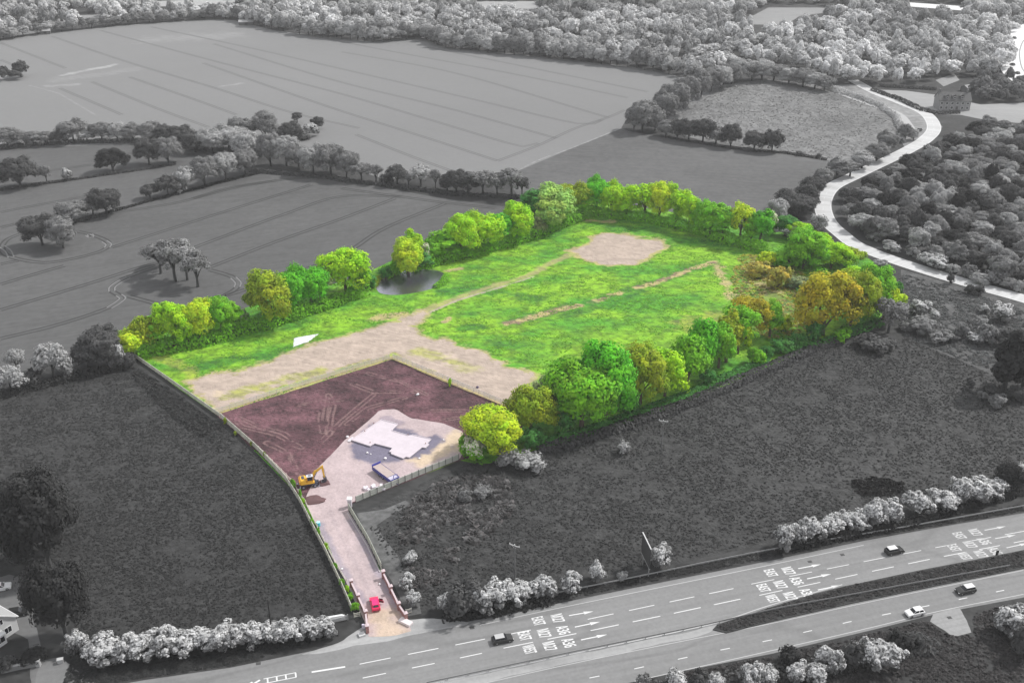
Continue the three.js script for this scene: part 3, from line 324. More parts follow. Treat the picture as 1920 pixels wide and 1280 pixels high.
const WORD = { lime: 'lime green', green: 'mid green', vivid: 'vivid green', olive: 'olive green', orange: 'rusty orange', yellow: 'yellow green', paleg: 'pale green', dgreen: 'dark green', tan: 'straw coloured', sage: 'dull sage', black: 'almost black', dark: 'dark grey', mid: 'mid grey', light: 'light grey', pale: 'pale grey', blossom: 'white blossoming', cream: 'cream blossoming' };
const barkGrey = grey(0.06, 1), barkBrown = mat(0.11, 0.085, 0.06, 1);
const SPEC = { // real sizes in metres
  oak: [{ h: 11, w: 11, base: 0.9, lobes: 84, leaves: 62, size: 0.55, spread: 0.26 }, 4], tall: [{ h: 13, w: 8.5, base: 1.2, lobes: 78, leaves: 56, size: 0.52, egg: 0.25 }, 3], open: [{ h: 12, w: 10, base: 2.8, lobes: 60, leaves: 44, size: 0.46, open: 0.2, spread: 0.24 }, 2],
  bush: [{ h: 3.6, w: 4.6, base: 0.05, lobes: 34, leaves: 34, size: 0.36, spread: 0.32 }, 3], thorn: [{ h: 5, w: 6, base: 0.3, lobes: 64, leaves: 44, size: 0.33, blossom: 1.0, spread: 0.2, ragged: 0.2 }, 5], fir: [{ h: 13, w: 7, base: 0.4, lobes: 60, leaves: 40, size: 0.55, egg: 0.6 }, 1] };
SPEC.great = [{ h: 15, w: 16, base: 0.9, lobes: 150, leaves: 90, size: 0.46, spread: 0.2 }, 3];
const PROTO = {}; let sd = 1;
for (const [k, [s, n]] of Object.entries(SPEC)) PROTO[k] = [...Array(n)].map(() => { const q = { ...s, seed: sd++ * 31 }; return { ...s, ...crown(q), wood: trunkGeo(s.h, s.w, Math.max(s.base, 0.5), q.seed, k === 'open' ? 8 : 5) }; });
const NAME = { great: 'broadleaf_tree', oak: 'broadleaf_tree', tall: 'broadleaf_tree', open: 'thin_crowned_tree', bush: 'shrub', thorn: 'hawthorn', fir: 'evergreen_tree' };
const CAT = { great: 'tree', oak: 'tree', tall: 'tree', open: 'tree', bush: 'bush', thorn: 'bush', fir: 'tree' };
const GREYS = new Set(['black', 'dark', 'mid', 'light', 'pale', 'blossom']);
let treeCount = 0; const VR = rng(77), WIDER = { great: 1.26, oak: 1.28, tall: 1.3, open: 1.2, bush: 1.15, thorn: 1.18, fir: 1.1 };
function plant(kind, tint, x, z, h, w, label, group, name) {
  if (kind === 'oak' && w > 9.5) kind = 'great'; if (!GREYS.has(tint) && kind !== 'bush') w *= 1.1;
  const list = PROTO[kind], p = list[Math.floor(VR() * list.length)], o = thing(name ?? NAME[kind], label, CAT[kind], [x, z], VR() * 6.28, group), s = [w * WIDER[kind] * (0.94 + 0.12 * VR()) / p.w, h / p.h, w * WIDER[kind] * (0.94 + 0.12 * VR()) / p.w];
  if (kind === 'thorn' || kind === 'bush') { const k = 0.82 + 0.4 * VR(); s[0] *= k; s[1] *= 0.7 + 0.3 * VR(); s[2] *= k; }
  o.scale.set(...s); const flower = kind === 'thorn', isGrey = GREYS.has(tint);
  part('trunk', p.wood, isGrey ? barkGrey : barkBrown, o);
  part('crown', isGrey ? p.greyLeaf : p.leaf, flower ? (isGrey ? (tint === 'blossom' ? LEAF.mid : LEAF[tint]) : LEAF.green) : LEAF[tint], o);
  if (flower && p.flower) part('blossom', p.flower, isGrey ? LEAF.blossom : LEAF.cream, o);
  treeCount++; return o;
}
const ORD = ['first', 'second', 'third', 'fourth', 'fifth', 'sixth', 'seventh', 'eighth', 'ninth', 'tenth', 'eleventh', 'twelfth', 'thirteenth', 'fourteenth', 'fifteenth', 'sixteenth', 'seventeenth', 'eighteenth', 'nineteenth', 'twentieth'];
const TENS = ['', '', 'twenty', 'thirty', 'forty', 'fifty', 'sixty', 'seventy', 'eighty', 'ninety'];
const ordinal = k => k < 20 ? ORD[k] : (k + 1) % 10 ? TENS[Math.floor((k + 1) / 10)] + ' ' + ORD[(k + 1) % 10 - 1] : TENS[(k + 1) / 10].replace('y', 'ieth');
function row(where, group, list) { // each plant told apart by its place along the row, counted from the left of the view
  const across = list.map(t => Math.atan2(t[0], -t[1])), order = [...list.keys()].sort((a, b) => across[a] - across[b]);
  list.forEach(([x, z, h, w, kind, tint], i) => plant(kind, tint, x, z, h, w, `${WORD[tint]} ${CAT[kind] === 'tree' ? 'tree' : 'bush'}, ${ordinal(order.indexOf(i))} from left ${where}`, group));
}
// coloured trees round the meadow
row('in the green row before the pond', 'green trees left of the pond', [[-114.11,-276.88,9.16,8.01,'oak','yellow'],
[-110.27,-279.88,11.28,6.79,'oak','olive'],
[-108.26,-282.68,10.99,7.49,'tall','green'],
[-103.07,-282.07,15.21,10.08,'oak','lime'],
[-99.73,-285.05,13.07,7.54,'tall','lime'],
[-96.17,-286.63,14.18,10.21,'oak','yellow'],
[-90.8,-290.95,13.31,10,'oak','green'],
[-87.57,-292.45,10.04,7.03,'tall','green'],
[-85.04,-295.22,7.78,4.05,'thorn','cream'],
[-76.55,-299.09,17.85,14.32,'oak','olive'],
[-71.2,-306.09,16.91,10.07,'oak','vivid'],
[-66.02,-310.4,15.3,10.18,'oak','vivid'],
[-62.11,-315.46,12.2,6.4,'open','sage'],
[-56.22,-321.25,17.13,14.44,'oak','lime'],
[-52,-323.9,10.23,6.18,'tall','green'],
[-49.56,-326.6,6.78,5.49,'bush','dgreen']]);
row('beside and beyond the pond', 'green trees between pond and far corner', [[-36.63,-338.5,13.02,10.93,'oak','yellow'],
[-35.28,-344.98,14.67,6.51,'tall','lime'],
[-40.5,-340.03,6.39,5.67,'bush','green'],
[-44.24,-334.15,4.82,4.85,'bush','dgreen'],
[-32.96,-342.53,6.96,6.85,'tall','dgreen'],
[-31.23,-345.3,9.57,4.98,'thorn','cream'],
[-27.88,-349.13,8.43,6.57,'tall','green'],
[-25.19,-353.01,10.93,10.14,'tall','green'],
[-19.08,-356.18,15.4,12.58,'oak','lime'],
[-10.87,-362.4,14.76,14.36,'oak','lime'],
[-4.79,-365.99,13.64,8.84,'tall','vivid'],
[2.22,-371.66,14.89,12.22,'oak','lime'],
[9.43,-376.93,8.51,6.18,'bush','sage'],
[8.4,-389.58,15.09,8.9,'tall','dgreen'],
[16.27,-386.79,16.22,17.68,'oak','paleg'],
[24.17,-398.12,14.85,11.22,'oak','olive'],
[28.38,-399.44,11.15,9.09,'tall','green']]);
row('along the far edge of the meadow', 'green trees along the far meadow edge', [[34.28,-402,15.62,10,'oak','vivid'],
[40.12,-399.31,14.49,10.38,'oak','lime'],
[46.32,-396.65,13.38,9.89,'oak','lime'],
[53.34,-395.07,15.17,12,'open','lime'],
[58.74,-392.86,16.79,11.09,'oak','yellow'],
[65.3,-389.7,15.88,10.59,'open','lime'],
[69.65,-384.59,13.49,10.06,'oak','lime'],
[72.67,-379.69,11.78,8.29,'tall','green'],
[76.16,-375.54,14.64,11.5,'oak','green'],
[80.35,-371.46,13.61,8.14,'tall','green'],
[86.41,-369.05,16.11,8.91,'open','yellow'],
[89.86,-366.39,12.73,6.44,'tall','green'],
[93.16,-365.63,15.07,7.23,'tall','vivid'],
[99.65,-376.53,13.8,6.18,'thorn','cream'],
[105.3,-375.85,8.88,7.4,'tall','dgreen'],
[109.35,-371.13,7.17,7.73,'oak','lime']]);
row('in the clump at the meadow right end', 'trees at the right end of the meadow', [[86.9,-337.67,6.47,8.65,'bush','tan'],
[91.57,-326.87,8.93,8.42,'bush','tan'],
[91.73,-345.79,5.64,7.67,'bush','yellow'],
[99.14,-344.58,7.7,9.56,'bush','green'],
[104.15,-343.19,15.75,13.34,'oak','green'],
[111.56,-355.35,9.23,10.59,'oak','lime'],
[114.06,-343.43,10.12,11.82,'oak','lime'],
[120.33,-345.99,7.18,8.44,'oak','olive'],
[96.96,-290.41,21.61,16.31,'oak','orange'],
[107.55,-297.03,20.26,12.2,'oak','olive'],
[114.67,-302.3,18.64,11.34,'oak','green'],
[119.57,-301.55,12.15,8.23,'oak','yellow'],
[93.02,-286.68,8.02,7.25,'bush','dgreen'],
[98.54,-326.9,5.4,8.06,'bush','sage'],
[99.94,-318.07,5.3,7.88,'bush','dgreen'],
[128.08,-318.2,6.54,3.94,'bush','dgreen'],
[101.65,-286.43,5.71,4.94,'bush','green'],
[115.77,-318.72,10.71,10.76,'oak','lime']]);
row('in the green row above the dark field', 'green trees on the near right meadow edge', [[-11.83,-222.23,6.83,3.52,'bush','green'],
[-4.7,-223.51,12.7,12.5,'oak','yellow'],
[4.96,-231.77,14.18,10.61,'oak','olive'],
[9.61,-239.28,14.56,6.87,'tall','sage'],
[18.5,-236.01,19.72,16.99,'oak','green'],
[25.4,-241.13,22.22,14.68,'oak','vivid'],
[35.3,-247.85,18.57,11.76,'oak','olive'],
[42.69,-252.1,14.15,8.94,'oak','lime'],
[49.87,-257.93,15.02,8.49,'oak','green'],
[55.18,-265.96,16.46,8.07,'oak','vivid'],
[60.66,-268.7,14.65,7.83,'oak','green'],
[63.39,-272.21,16.58,7.27,'tall','olive'],
[67.88,-277.68,16.67,9.96,'open','green'],
[73.63,-289.54,13.91,10.63,'oak','orange'],
[80.17,-289.02,12.73,5.97,'tall','green'],
[85.3,-293.23,6.79,6.37,'bush','yellow'],
[87.19,-282.71,4.62,5.21,'bush','dgreen'],
[81.42,-278.15,4.69,6.11,'bush','dgreen'],
[76.18,-274.69,4.55,4.46,'bush','dgreen'],
[72.35,-271.07,5.49,5.04,'bush','green'],
[71.36,-283,7.36,4.89,'bush','yellow'],
[55.97,-258.95,6.59,5.47,'bush','dgreen'],
[13.94,-233.27,7.56,7.02,'bush','dgreen'],
[31.67,-243.02,6.88,6.37,'bush','dgreen'],
[5.45,-226.49,6.88,6.04,'bush','dgreen']]);
plant('thorn', 'cream', ...[[-9.05,-219.66,7.91,6.17]][0], 'cream flecked bush at the corner of the yard fence');
// hedgerow trees left of the meadow
row('in the long hedge below the wide field', 'trees in the long left hedge', [[-245.49,-494.24,10.62,10.91,'oak','mid'],
[-241.44,-497.39,7.94,9.92,'tall','mid'],
[-234.56,-498.12,6.97,8.37,'oak','mid'],
[-228.68,-499,6.73,7.86,'oak','mid'],
[-223.14,-500.85,6.75,7.88,'oak','dark'],
[-217.5,-504.58,11.77,12.69,'oak','mid'],
[-210.62,-504.58,6.79,7.4,'oak','light'],
[-203.75,-506.14,10.06,10.6,'oak','mid'],
[-195.85,-505.95,9.07,9.01,'oak','light'],
[-188.51,-506.85,8.81,10.09,'oak','mid'],
[-180.34,-507.89,9.3,12.23,'oak','mid'],
[-171.8,-504.07,9.01,10.57,'oak','dark'],
[-161.77,-496.01,10.35,13.55,'oak','dark'],
[-152.34,-486.99,9.97,12.31,'oak','dark'],
[-143.89,-487.25,11.43,13.34,'oak','light'],
[-137.04,-491.85,12.21,16.03,'oak','light'],
[-134.56,-506.56,12.3,12.2,'oak','mid'],
[-123.74,-510.66,13.86,14.96,'oak','mid'],
[-125.16,-477.09,12.66,14.61,'oak','light'],
[-120.31,-452.64,12.22,11.07,'oak','mid'],
[-111.5,-465.04,15.05,11.82,'oak','mid'],
[-104.17,-465.04,15.05,11.33,'oak','light'],
[-97.47,-459.62,11.67,10.24,'oak','mid'],
[-89.94,-454.44,13.63,11.59,'oak','light'],
[-81.65,-452.29,14.7,13.47,'oak','mid'],
[-73.62,-446.07,14.14,10.46,'oak','mid']]);
row('in the small clump poking into the wide field', 'dark clump at the field corner', [[-109.53,-506.04,9.53,11.13,'oak','dark'],
[-113.1,-540.16,6.16,5.05,'tall','dark'],
[-102.52,-515.26,7.66,7.54,'thorn','blossom'],
[-100.08,-527.71,6.59,5.5,'oak','dark'],
[-104.19,-509.08,5.56,6.93,'bush','mid']]);
row('in the thin hedge beside the meadow trees', 'thin hedge trees at the centre', [[-66.55,-442.86,8.4,8.5,'open','mid'],
[-59.94,-440.65,8.61,7.53,'open','mid'],
[-55.12,-438.8,6.34,5.62,'bush','dark'],
[-50.28,-437.7,8.55,8.42,'oak','dark'],
[-45.05,-435.86,6.31,5.59,'open','mid'],
[-39.86,-435.68,9.61,10.25,'open','light'],
[-33.23,-433.36,8.76,6.03,'open','mid'],
[-28.01,-430.23,7.12,6.91,'oak','dark'],
[-23.92,-427.15,9.93,9.62,'oak','dark'],
[-18.88,-426.48,10.12,10.52,'oak','dark'],
[-12.42,-423.19,11.39,10.45,'open','mid'],
[-6.32,-422.22,9.66,7.71,'open','mid'],
[-0.23,-422.02,12.67,10.88,'open','mid'],
[4.29,-422.09,8.8,6.35,'open','dark']]);
row('among the trees on the left field strips', 'trees on the left field strips', [[-213.98,-434.12,13.36,15.32,'oak','dark'],
[-204.52,-439.17,8.64,5.63,'open','mid'],
[-197.15,-443.72,6.28,4.73,'thorn','blossom'],
[-181.77,-457.12,10.9,12.62,'oak','black'],
[-168.32,-467.17,13.22,12.36,'oak','dark'],
[-159.74,-468.65,12.3,11.9,'oak','mid'],
[-140.83,-430.88,11.16,8.31,'oak','light'],
[-134.32,-436.23,13.01,11.19,'oak','mid'],
[-127.26,-445.12,12.96,11.86,'oak','light'],
[-146.38,-422.95,9.9,8.17,'oak','dark'],
[-153.08,-419.71,6.78,6.77,'oak','dark'],
[-143.13,-427.32,6.65,6.87,'bush','mid'],
[-164.22,-398.9,11.74,11.67,'oak','dark'],
[-169.5,-398.43,8.64,7.77,'oak','mid'],
[-175.04,-390.51,9.08,10.61,'oak','mid'],
[-178.88,-387.03,5.77,6.32,'bush','mid'],
[-177.09,-365.88,12.8,12.46,'oak','dark'],
[-168.06,-363.2,12.96,11.19,'oak','mid']]);
row('in the grove inside the tramline loop', 'grove inside the tramline loop', [[-124.26,-338.88,12.34,10.19,'open','mid'],
[-117.06,-331.83,15.82,11.49,'open','mid'],
[-113.27,-333.08,14.79,10.04,'open','light'],
[-107.99,-327.37,12.97,9.9,'open','mid'],
[-126.01,-346.16,8.54,8.45,'open','mid']]);
row('in the hedge above the very dark field', 'hedge above the very dark left field', [[-141.01,-254.49,7.92,7.5,'oak','light'],
[-142.09,-262.41,9.92,6.15,'open','light'],
[-136.25,-258.8,5.01,5.47,'bush','dark'],
[-132.1,-262.52,10.93,8.61,'oak','light'],
[-128.29,-263.91,5.7,6.17,'bush','mid'],
[-120.29,-270.46,12.23,13.53,'oak','dark'],
[-124.67,-269.35,8.02,7.84,'oak','dark'],
[-115.15,-268.09,8.77,5,'thorn','blossom'],
[-112.38,-269.02,4.84,4.39,'bush','dark']]);
// hedges right of the far field
row('in the hedge climbing to the far woods', 'hedge trees between far field and pasture', [[62.73,-526.18,12.96,9.87,'oak','mid'],
[66.73,-523.92,16.72,13.66,'oak','mid'],
[73.52,-525.02,12.15,10.4,'oak','mid'],
[80.42,-543.57,16.98,11.85,'oak','mid'],
[88.14,-556.92,18.36,13.84,'oak','mid'],
[97.2,-575.1,17.74,13.05,'oak','mid'],
[108.74,-596.62,16.01,12.26,'oak','mid'],
[116.74,-609.1,14.55,11.24,'oak','mid'],
[123.76,-616.92,14.09,13.26,'oak','light'],
[132.1,-627.68,13.71,11.55,'oak','mid'],
[139.17,-636.22,14.45,13.63,'oak','light'],
[146.25,-637.29,12.98,11.7,'oak','mid'],
[152.39,-637.43,13.56,14.96,'oak','light'],
[159.53,-636.86,11.15,13.65,'oak','mid'],
[166.93,-629.48,9.56,12.22,'oak','light'],
[173.5,-621.72,11.51,14.63,'oak','mid'],
[179.08,-615.99,9.98,11.98,'oak','light'],
[183.32,-610.41,8.76,9.38,'oak','mid']]);
row('in the line across the smooth pasture', 'trees across the smooth pasture', [[77.56,-513.6,9.16,9.13,'oak','mid'],
[82.62,-509.85,9.62,8.54,'oak','dark'],
[87.87,-506.37,11.31,10.61,'oak','dark'],
[94.52,-503.78,12.5,12.15,'oak','dark'],
[100.54,-501.31,9.25,8.41,'oak','mid'],
[106.63,-495.28,11.38,9.89,'oak','dark'],
[117.1,-490.46,9.55,10.83,'oak','dark'],
[125.02,-487.12,10.75,9.23,'oak','dark'],
[136.95,-481.69,2.81,3.56,'bush','dark'],
[144.96,-477.39,2.54,3.02,'bush','dark']]);
row('in the thicket where the lane bends', 'thicket at the bend of the lane', [[105.41,-390.03,9.96,7.63,'oak','light'],
[112.77,-404.81,8.91,9.19,'oak','dark'],
[115.03,-397.34,9.54,13.35,'oak','dark'],
[121.46,-407.53,9.83,8.8,'oak','dark'],
[126.88,-420.85,9.6,9.95,'oak','dark'],
[135.82,-436.08,7.64,7.92,'oak','mid'],
[145.39,-448.28,9.17,9.07,'tall','mid'],
[151.58,-449.51,7.37,7.18,'tall','mid'],
[160.58,-461.51,8.67,9.3,'oak','light'],
[170.51,-472.15,8.57,10.48,'oak','mid'],
[179.34,-486.24,10.74,9.73,'oak','mid'],
[195.99,-507.65,8.11,6.38,'oak','mid'],
[200.29,-508.03,5.87,5.32,'bush','light'],
[114.34,-377.79,6.43,8.26,'bush','dark'],
[119.78,-383.53,6.16,5.44,'bush','light'],
[105.83,-373.36,7.23,6.54,'thorn','blossom']]);
row('among the scrub right of the orange tree', 'scrub right of the meadow', [[117.99,-291.89,11.67,9.36,'open','mid'],
[132.19,-304.78,5.59,5.54,'thorn','blossom'],
[129.21,-293.19,6.4,8.05,'bush','mid'],
[135.45,-300.7,4.69,4.45,'thorn','blossom'],
[131.6,-285.59,4.63,6.24,'bush','mid'],
[139.88,-288.63,5.73,5.63,'bush','mid'],
[142.17,-284.45,4.17,4.58,'thorn','blossom'],
[145.36,-285.19,7.66,7.88,'bush','mid'],
[148.58,-297.47,3.74,5.43,'bush','mid'],
[156.6,-300.24,7.61,7.18,'thorn','blossom'],
[153.98,-306.56,3.71,3.48,'thorn','blossom'],
[155.08,-321.42,4.37,3.97,'bush','dark'],
[157.81,-320.51,3.99,3.96,'bush','dark'],
[151.64,-329.85,3.93,2.58,'bush','dark'],
[109.89,-280.88,4.38,8.75,'bush','dark'],
[113.52,-281.82,3.25,6.5,'bush','dark'],
[131.97,-345.45,3.01,4.6,'bush','light'],
[133.23,-246.82,4.89,4.69,'bush','mid'],
[133.78,-253.18,3.72,3.89,'bush','dark'],
[130.79,-250.44,3.26,2.96,'bush','mid'],
[129.53,-256.45,4.04,2.11,'bush','dark'],
[139.91,-249.7,4.6,5.03,'bush','dark'],
[136.23,-286.14,2.98,4.28,'bush','dark'],
[123.95,-293.6,3.39,4.03,'bush','mid'],
[149.27,-283.57,5.98,6.53,'bush','dark']]);
plant('fir', 'black', ...[[138.25,-254.2,20.41,11.39]][0], 'great almost black evergreen cut by the right edge');
plant('fir', 'black', ...[[144.61,-256.38,21.02,10.56]][0], 'almost black evergreen behind the other at the right edge');
row('along the outer side of the lane', 'roadside shrubs right of the lane', [[137.83,-370.68,3.99,4.88,'bush','mid'],
[140.94,-360.01,5.08,5.95,'bush','light'],
[146.7,-353.76,5.03,5.47,'bush','mid'],
[149.8,-347.68,4.94,6.55,'bush','light'],
[152.54,-343.82,5.6,9.16,'thorn','blossom'],
[156.28,-339.29,4.32,4.91,'bush','light'],
[159.83,-336.08,5.22,5.99,'bush','mid'],
[162.11,-331.32,4.38,7.04,'bush','light'],
[167.01,-330.08,5.5,7.01,'bush','mid'],
[170.47,-326.36,4.76,5.12,'bush','mid'],
[172.78,-324.12,4.75,4.73,'bush','light']]);
// blossoming hawthorns along the main road
row('in the blossoming hedge left of the drive', 'hawthorns left of the drive', [[-84.37,-153.06,5.87,4.77,'thorn','blossom'],
[-80.5,-150.18,5.24,5.32,'thorn','blossom'],
[-77.3,-150.49,5.66,5.94,'thorn','blossom'],
[-73.69,-150.82,6.38,6.16,'thorn','blossom'],
[-70.29,-151.67,6.42,5.97,'thorn','blossom'],
[-66.8,-152.23,6.16,5.99,'thorn','blossom'],
[-63.28,-152.79,5.91,6,'thorn','blossom'],
[-59.84,-153.63,5.46,5.61,'thorn','blossom'],
[-56.39,-153.93,5.71,5.62,'thorn','blossom'],
[-53.03,-154.5,5.49,5.42,'thorn','blossom'],
[-49.84,-155.09,5.52,5.23,'thorn','blossom'],
[-46.64,-155.68,5.55,5.03,'thorn','blossom'],
[-43.56,-155.99,5.8,5.04,'thorn','blossom'],
[-40.4,-156.85,5.3,5.06,'thorn','blossom'],
[-37.32,-157.13,5.08,4.85,'thorn','blossom']]);
row('in the hawthorn line below the utility pole', 'hawthorns right of the drive', [[-13.64,-164.53,5,4.36,'thorn','blossom'],
[-10.52,-163.46,7.78,6.72,'bush','dark'],
[-8.67,-165.29,6.67,5.68,'oak','dark'],
[-5.81,-163.74,7.38,5.86,'thorn','blossom'],
[-2.83,-166.22,6.22,5.26,'thorn','blossom'],
[0.44,-166.58,6.7,5.71,'thorn','blossom'],
[2.85,-167.83,6.05,4.86,'thorn','blossom'],
[6.5,-168.8,5.67,5.99,'thorn','blossom'],
[12.18,-170.12,5.57,4.9,'thorn','blossom'],
[17.97,-173.47,5.2,4.07,'thorn','blossom'],
[23.52,-174.29,2.03,2.49,'bush','light']]);
row('in the hawthorn line right of the big sign', 'hawthorns on the upper right verge', [[32.03,-178.48,6.68,6.22,'thorn','blossom'],
[59.94,-184.33,6.93,5.43,'thorn','blossom'],
[63.22,-186.19,6.74,4.99,'thorn','blossom'],
[66.94,-187.68,6.19,5.5,'thorn','blossom'],
[72.12,-189.97,5.7,5.3,'thorn','blossom'],
[76.04,-191.93,5.78,4.86,'thorn','blossom'],
[78.53,-191.6,6.61,4.85,'thorn','blossom'],
[82.64,-193.19,6.61,5.37,'thorn','blossom'],
[86.55,-193.97,6.31,5.87,'thorn','blossom'],
[93.95,-197.29,7.22,5.95,'thorn','blossom'],
[100.39,-199.35,6.96,6.49,'thorn','blossom'],
[104.75,-201.04,7.03,6.03,'thorn','blossom'],
[109.29,-202.28,6.44,6.81,'thorn','blossom'],
[114.71,-204.78,5.42,5.86,'thorn','blossom'],
[119.31,-207.11,7.18,5.9,'oak','black'],
[124.88,-210.54,5.3,4.68,'thorn','blossom']]);
row('in the hawthorn line below the lower carriageway', 'hawthorns below the lower carriageway', [[24.18,-143.25,3.32,2.97,'bush','mid'],
[30.48,-142.81,4.85,4.35,'thorn','blossom'],
[34.73,-143.27,3.68,3.97,'bush','dark'],
[37.9,-143.06,4.68,3.96,'thorn','blossom'],
[44.57,-143.65,5.46,5.56,'thorn','blossom'],
[47.86,-144.15,5.15,4.38,'thorn','blossom'],
[52.99,-149.06,5.19,4.89,'bush','black'],
[53.11,-144.71,5.59,4.99,'thorn','blossom'],
[59.6,-146.92,6.26,6.05,'thorn','blossom'],
[56.3,-144.22,6.36,4.78,'thorn','blossom'],
[64.5,-148.56,6.24,4.67,'bush','dark'],
[67.78,-148.34,7.11,5.68,'thorn','blossom'],
[71,-148.86,6.61,5.9,'thorn','blossom'],
[75.48,-153.86,4.62,4.58,'bush','black'],
[78.74,-154.11,3.91,4.16,'bush','dark'],
[98.47,-157.57,7.36,6.34,'thorn','blossom'],
[98.67,-151.98,7.1,5.16,'bush','dark']]);
row('of the great dark trees by the house', 'dark trees by the bottom left house', [[-108.24,-179.84,20.98,12.05,'oak','black'],
[-100,-178.57,22.94,14.3,'oak','black'],
[-87.96,-156.52,19.18,10.31,'oak','black'],
[-95.93,-147.86,3.75,4.05,'bush','dark'],
[-91.78,-150.33,3.13,4.1,'bush','black'],
[-111.73,-192.94,13.86,9.75,'oak','black']]);
row('scattered over the dark field corner', 'loose bushes by the yard fence', [[4.22,-216.14,5.66,7.68,'bush','light'],
[-1.32,-217.5,4.98,5.32,'bush','mid'],
[28.4,-223.23,3.96,4.07,'bush','light'],
[-21.89,-179.32,3.47,3.47,'thorn','blossom'],
[-22.08,-171.34,3.84,4.03,'thorn','blossom'],
[-20.17,-166.09,4.32,3.73,'thorn','blossom'],
[-6.98,-204.58,2.82,4.58,'bush','mid'],
[-11.32,-202.46,3.3,3.79,'bush','mid']]);
// young hedge plants in the planted strip beside the drive
{
  const spots = [[-76.31,-236.86,3.23,1.28],
[-72.43,-231.53,2.05,1.12],
[-67.09,-226.38,2.19,1.1],
[-62.49,-220.92,2.48,1.08],
[-52.67,-207.64,3.74,1.54],
[-50.21,-203.26,3.69,1.52],
[-49.11,-201.12,2.77,1.51],
[-45.65,-192.89,3.62,1.22],
[-43.51,-188.95,4.31,1.2],
[-41.11,-184.2,3.49,1.65],
[-37.96,-177.29,3.14,1.61],
[-35.81,-172.09,3.49,1.8],
[-34.43,-170.07,2.88,2.01],
[-33.41,-167.59,3,1.99],
[-32.08,-164.36,3.5,2.18],
[-17.64,-257.38,4.57,1.51]];
  spots.forEach(([x, z, h, w], i) => plant('bush', i < 4 ? 'olive' : i % 3 ? 'green' : 'lime', x, z, Math.max(h * 0.8, 1), Math.max(w * 0.62, 0.8), i === 15 ? 'lone green sapling beyond the yard rail fence' : `young green hedge plant, ${ordinal(i)} down the strip beside the drive`, i === 15 ? undefined : 'young plants in the strip beside the drive'));
}
// the wood right of the lane: crowns one can tell apart
function scatter(poly, gap, seed, skip) { const R = rng(seed), [x0, z0, w, d] = boxOf(poly), out = []; for (let k = 0; k < w * d / gap / gap * 6; k++) { const x = x0 + R() * w, z = z0 + R() * d; if (!inside(poly, x, z) || (skip && skip(x, z))) continue; const g = gap * (0.8 + 0.4 * R()); if (out.every(o => Math.hypot(o[0] - x, o[1] - z) > g)) out.push([x, z, R()]); } return out; }
const nearLane = line(lanePath);
const wood = scatter([[131.58,-399.66],[140.33,-416.62],[159.02,-437.77],[188,-467.33],[209.28,-491.4],[243.91,-525.68],[264.94,-523.67],[250.42,-474],[179.8,-319.59],[175.52,-326.22],[165.36,-337.31],[151.83,-352.07],[140.29,-364.66],[132.66,-376.87],[130.19,-388.58]], 6, 5, (x, z) => nearLane(x, z) < 7.5);
wood.slice(0, 290).forEach(([x, z, q], i) => { const tint = ['dark', 'dark', 'mid', 'mid', 'black', 'light'][Math.floor(hash2(i, 3) * 6)], slim = q >= 0.75; plant(slim ? 'tall' : 'oak', tint, x, z, 5 + 4.5 * hash2(i, 1), 5.2 + 3 * hash2(i, 2), `${WORD[tint]} ${slim ? 'narrow' : 'rounded'} tree crowded in the wood outside the lane bend`, `${WORD[tint]} ${slim ? 'narrow' : 'rounded'} trees of the wood outside the lane bend`, 'young_woodland_tree'); });

// far woods, one mass each
const farProto = [0, 1].map(k => crown({ h: 11, w: 11, base: 0.8, lobes: 46, leaves: 30, size: 0.9, seed: 900 + k * 7 }).greyLeaf);
const farMat = leafMat(1, 1, 1);
function woodland(poly, gap, seed, label, skip, tone = [0.42, 0.72]) {
  const pts = scatter(poly, gap, seed, skip), m = new THREE.Matrix4(), q = new THREE.Quaternion(), c = new THREE.Color();
  const o = new THREE.InstancedMesh(farProto[seed % 2], farMat, pts.length); shade(o); o.name = numbered('woodland'); o.userData = { kind: 'stuff', label, category: 'wood' };
  pts.forEach(([x, z, r], i) => { const w = (0.5 + 0.75 * hash2(i, seed)) * gap / 8.5, h = (0.55 + 0.75 * hash2(i, seed + 1)) * gap / 8.5; q.setFromAxisAngle(new THREE.Vector3(0, 1, 0), r * 40); o.setMatrixAt(i, m.compose(new THREE.Vector3(x, 0, z), q, new THREE.Vector3(w, h, w))); const v = lerp(tone[0], tone[1], hash2(i, seed + 2)) * lerp(0.7, 1.15, smooth(0.3, 0.7, fbm(x / 38, z / 38, 2))); o.setColorAt(i, c.setRGB(v, v, v)); });
  scene.add(o); return pts.length;
}
const clear = [[[171.13,-786.67],[184.53,-854],[218.89,-921.49],[261.67,-921.49],[284.87,-899.7],[239.78,-830.41],[202.61,-778.42]], [[309.07,-839.7],[344.47,-944.28],[389.09,-921.49],[353.47,-830.41]], [[-349.91,-821.31],[-370.42,-873.77],[-335.39,-878.84],[-314.01,-812.39]], [[-288.74,-868.75],[-313.68,-950.15],[-247.73,-968.14],[-225.29,-873.77]], [[-375.85,-782.52],[-390.92,-816.83],[-366.08,-825.84],[-349.86,-790.85]], [[-34.29,-863.78],[-37.03,-938.49],[23.14,-938.49],[21.43,-863.78]], [[-174.23,-878.84],[-186.2,-944.28],[-148.96,-944.28],[-140.89,-889.16]]].map(p => area(p));
const farSkip = (x, z) => clear.some(f => f(x, z) > -1);
woodland([[-511.41,-1022.75],[-161.94,-1032.99],[-123.21,-768.33],[-175.22,-797.2],[-217.74,-842.05],[-237.55,-854],[-293.53,-830.41],[-346.75,-792.96],[-368.75,-766.34],[-379.25,-739.45]], 9.4, 2, 'hazy grey woods beyond the wide field at top left', farSkip);
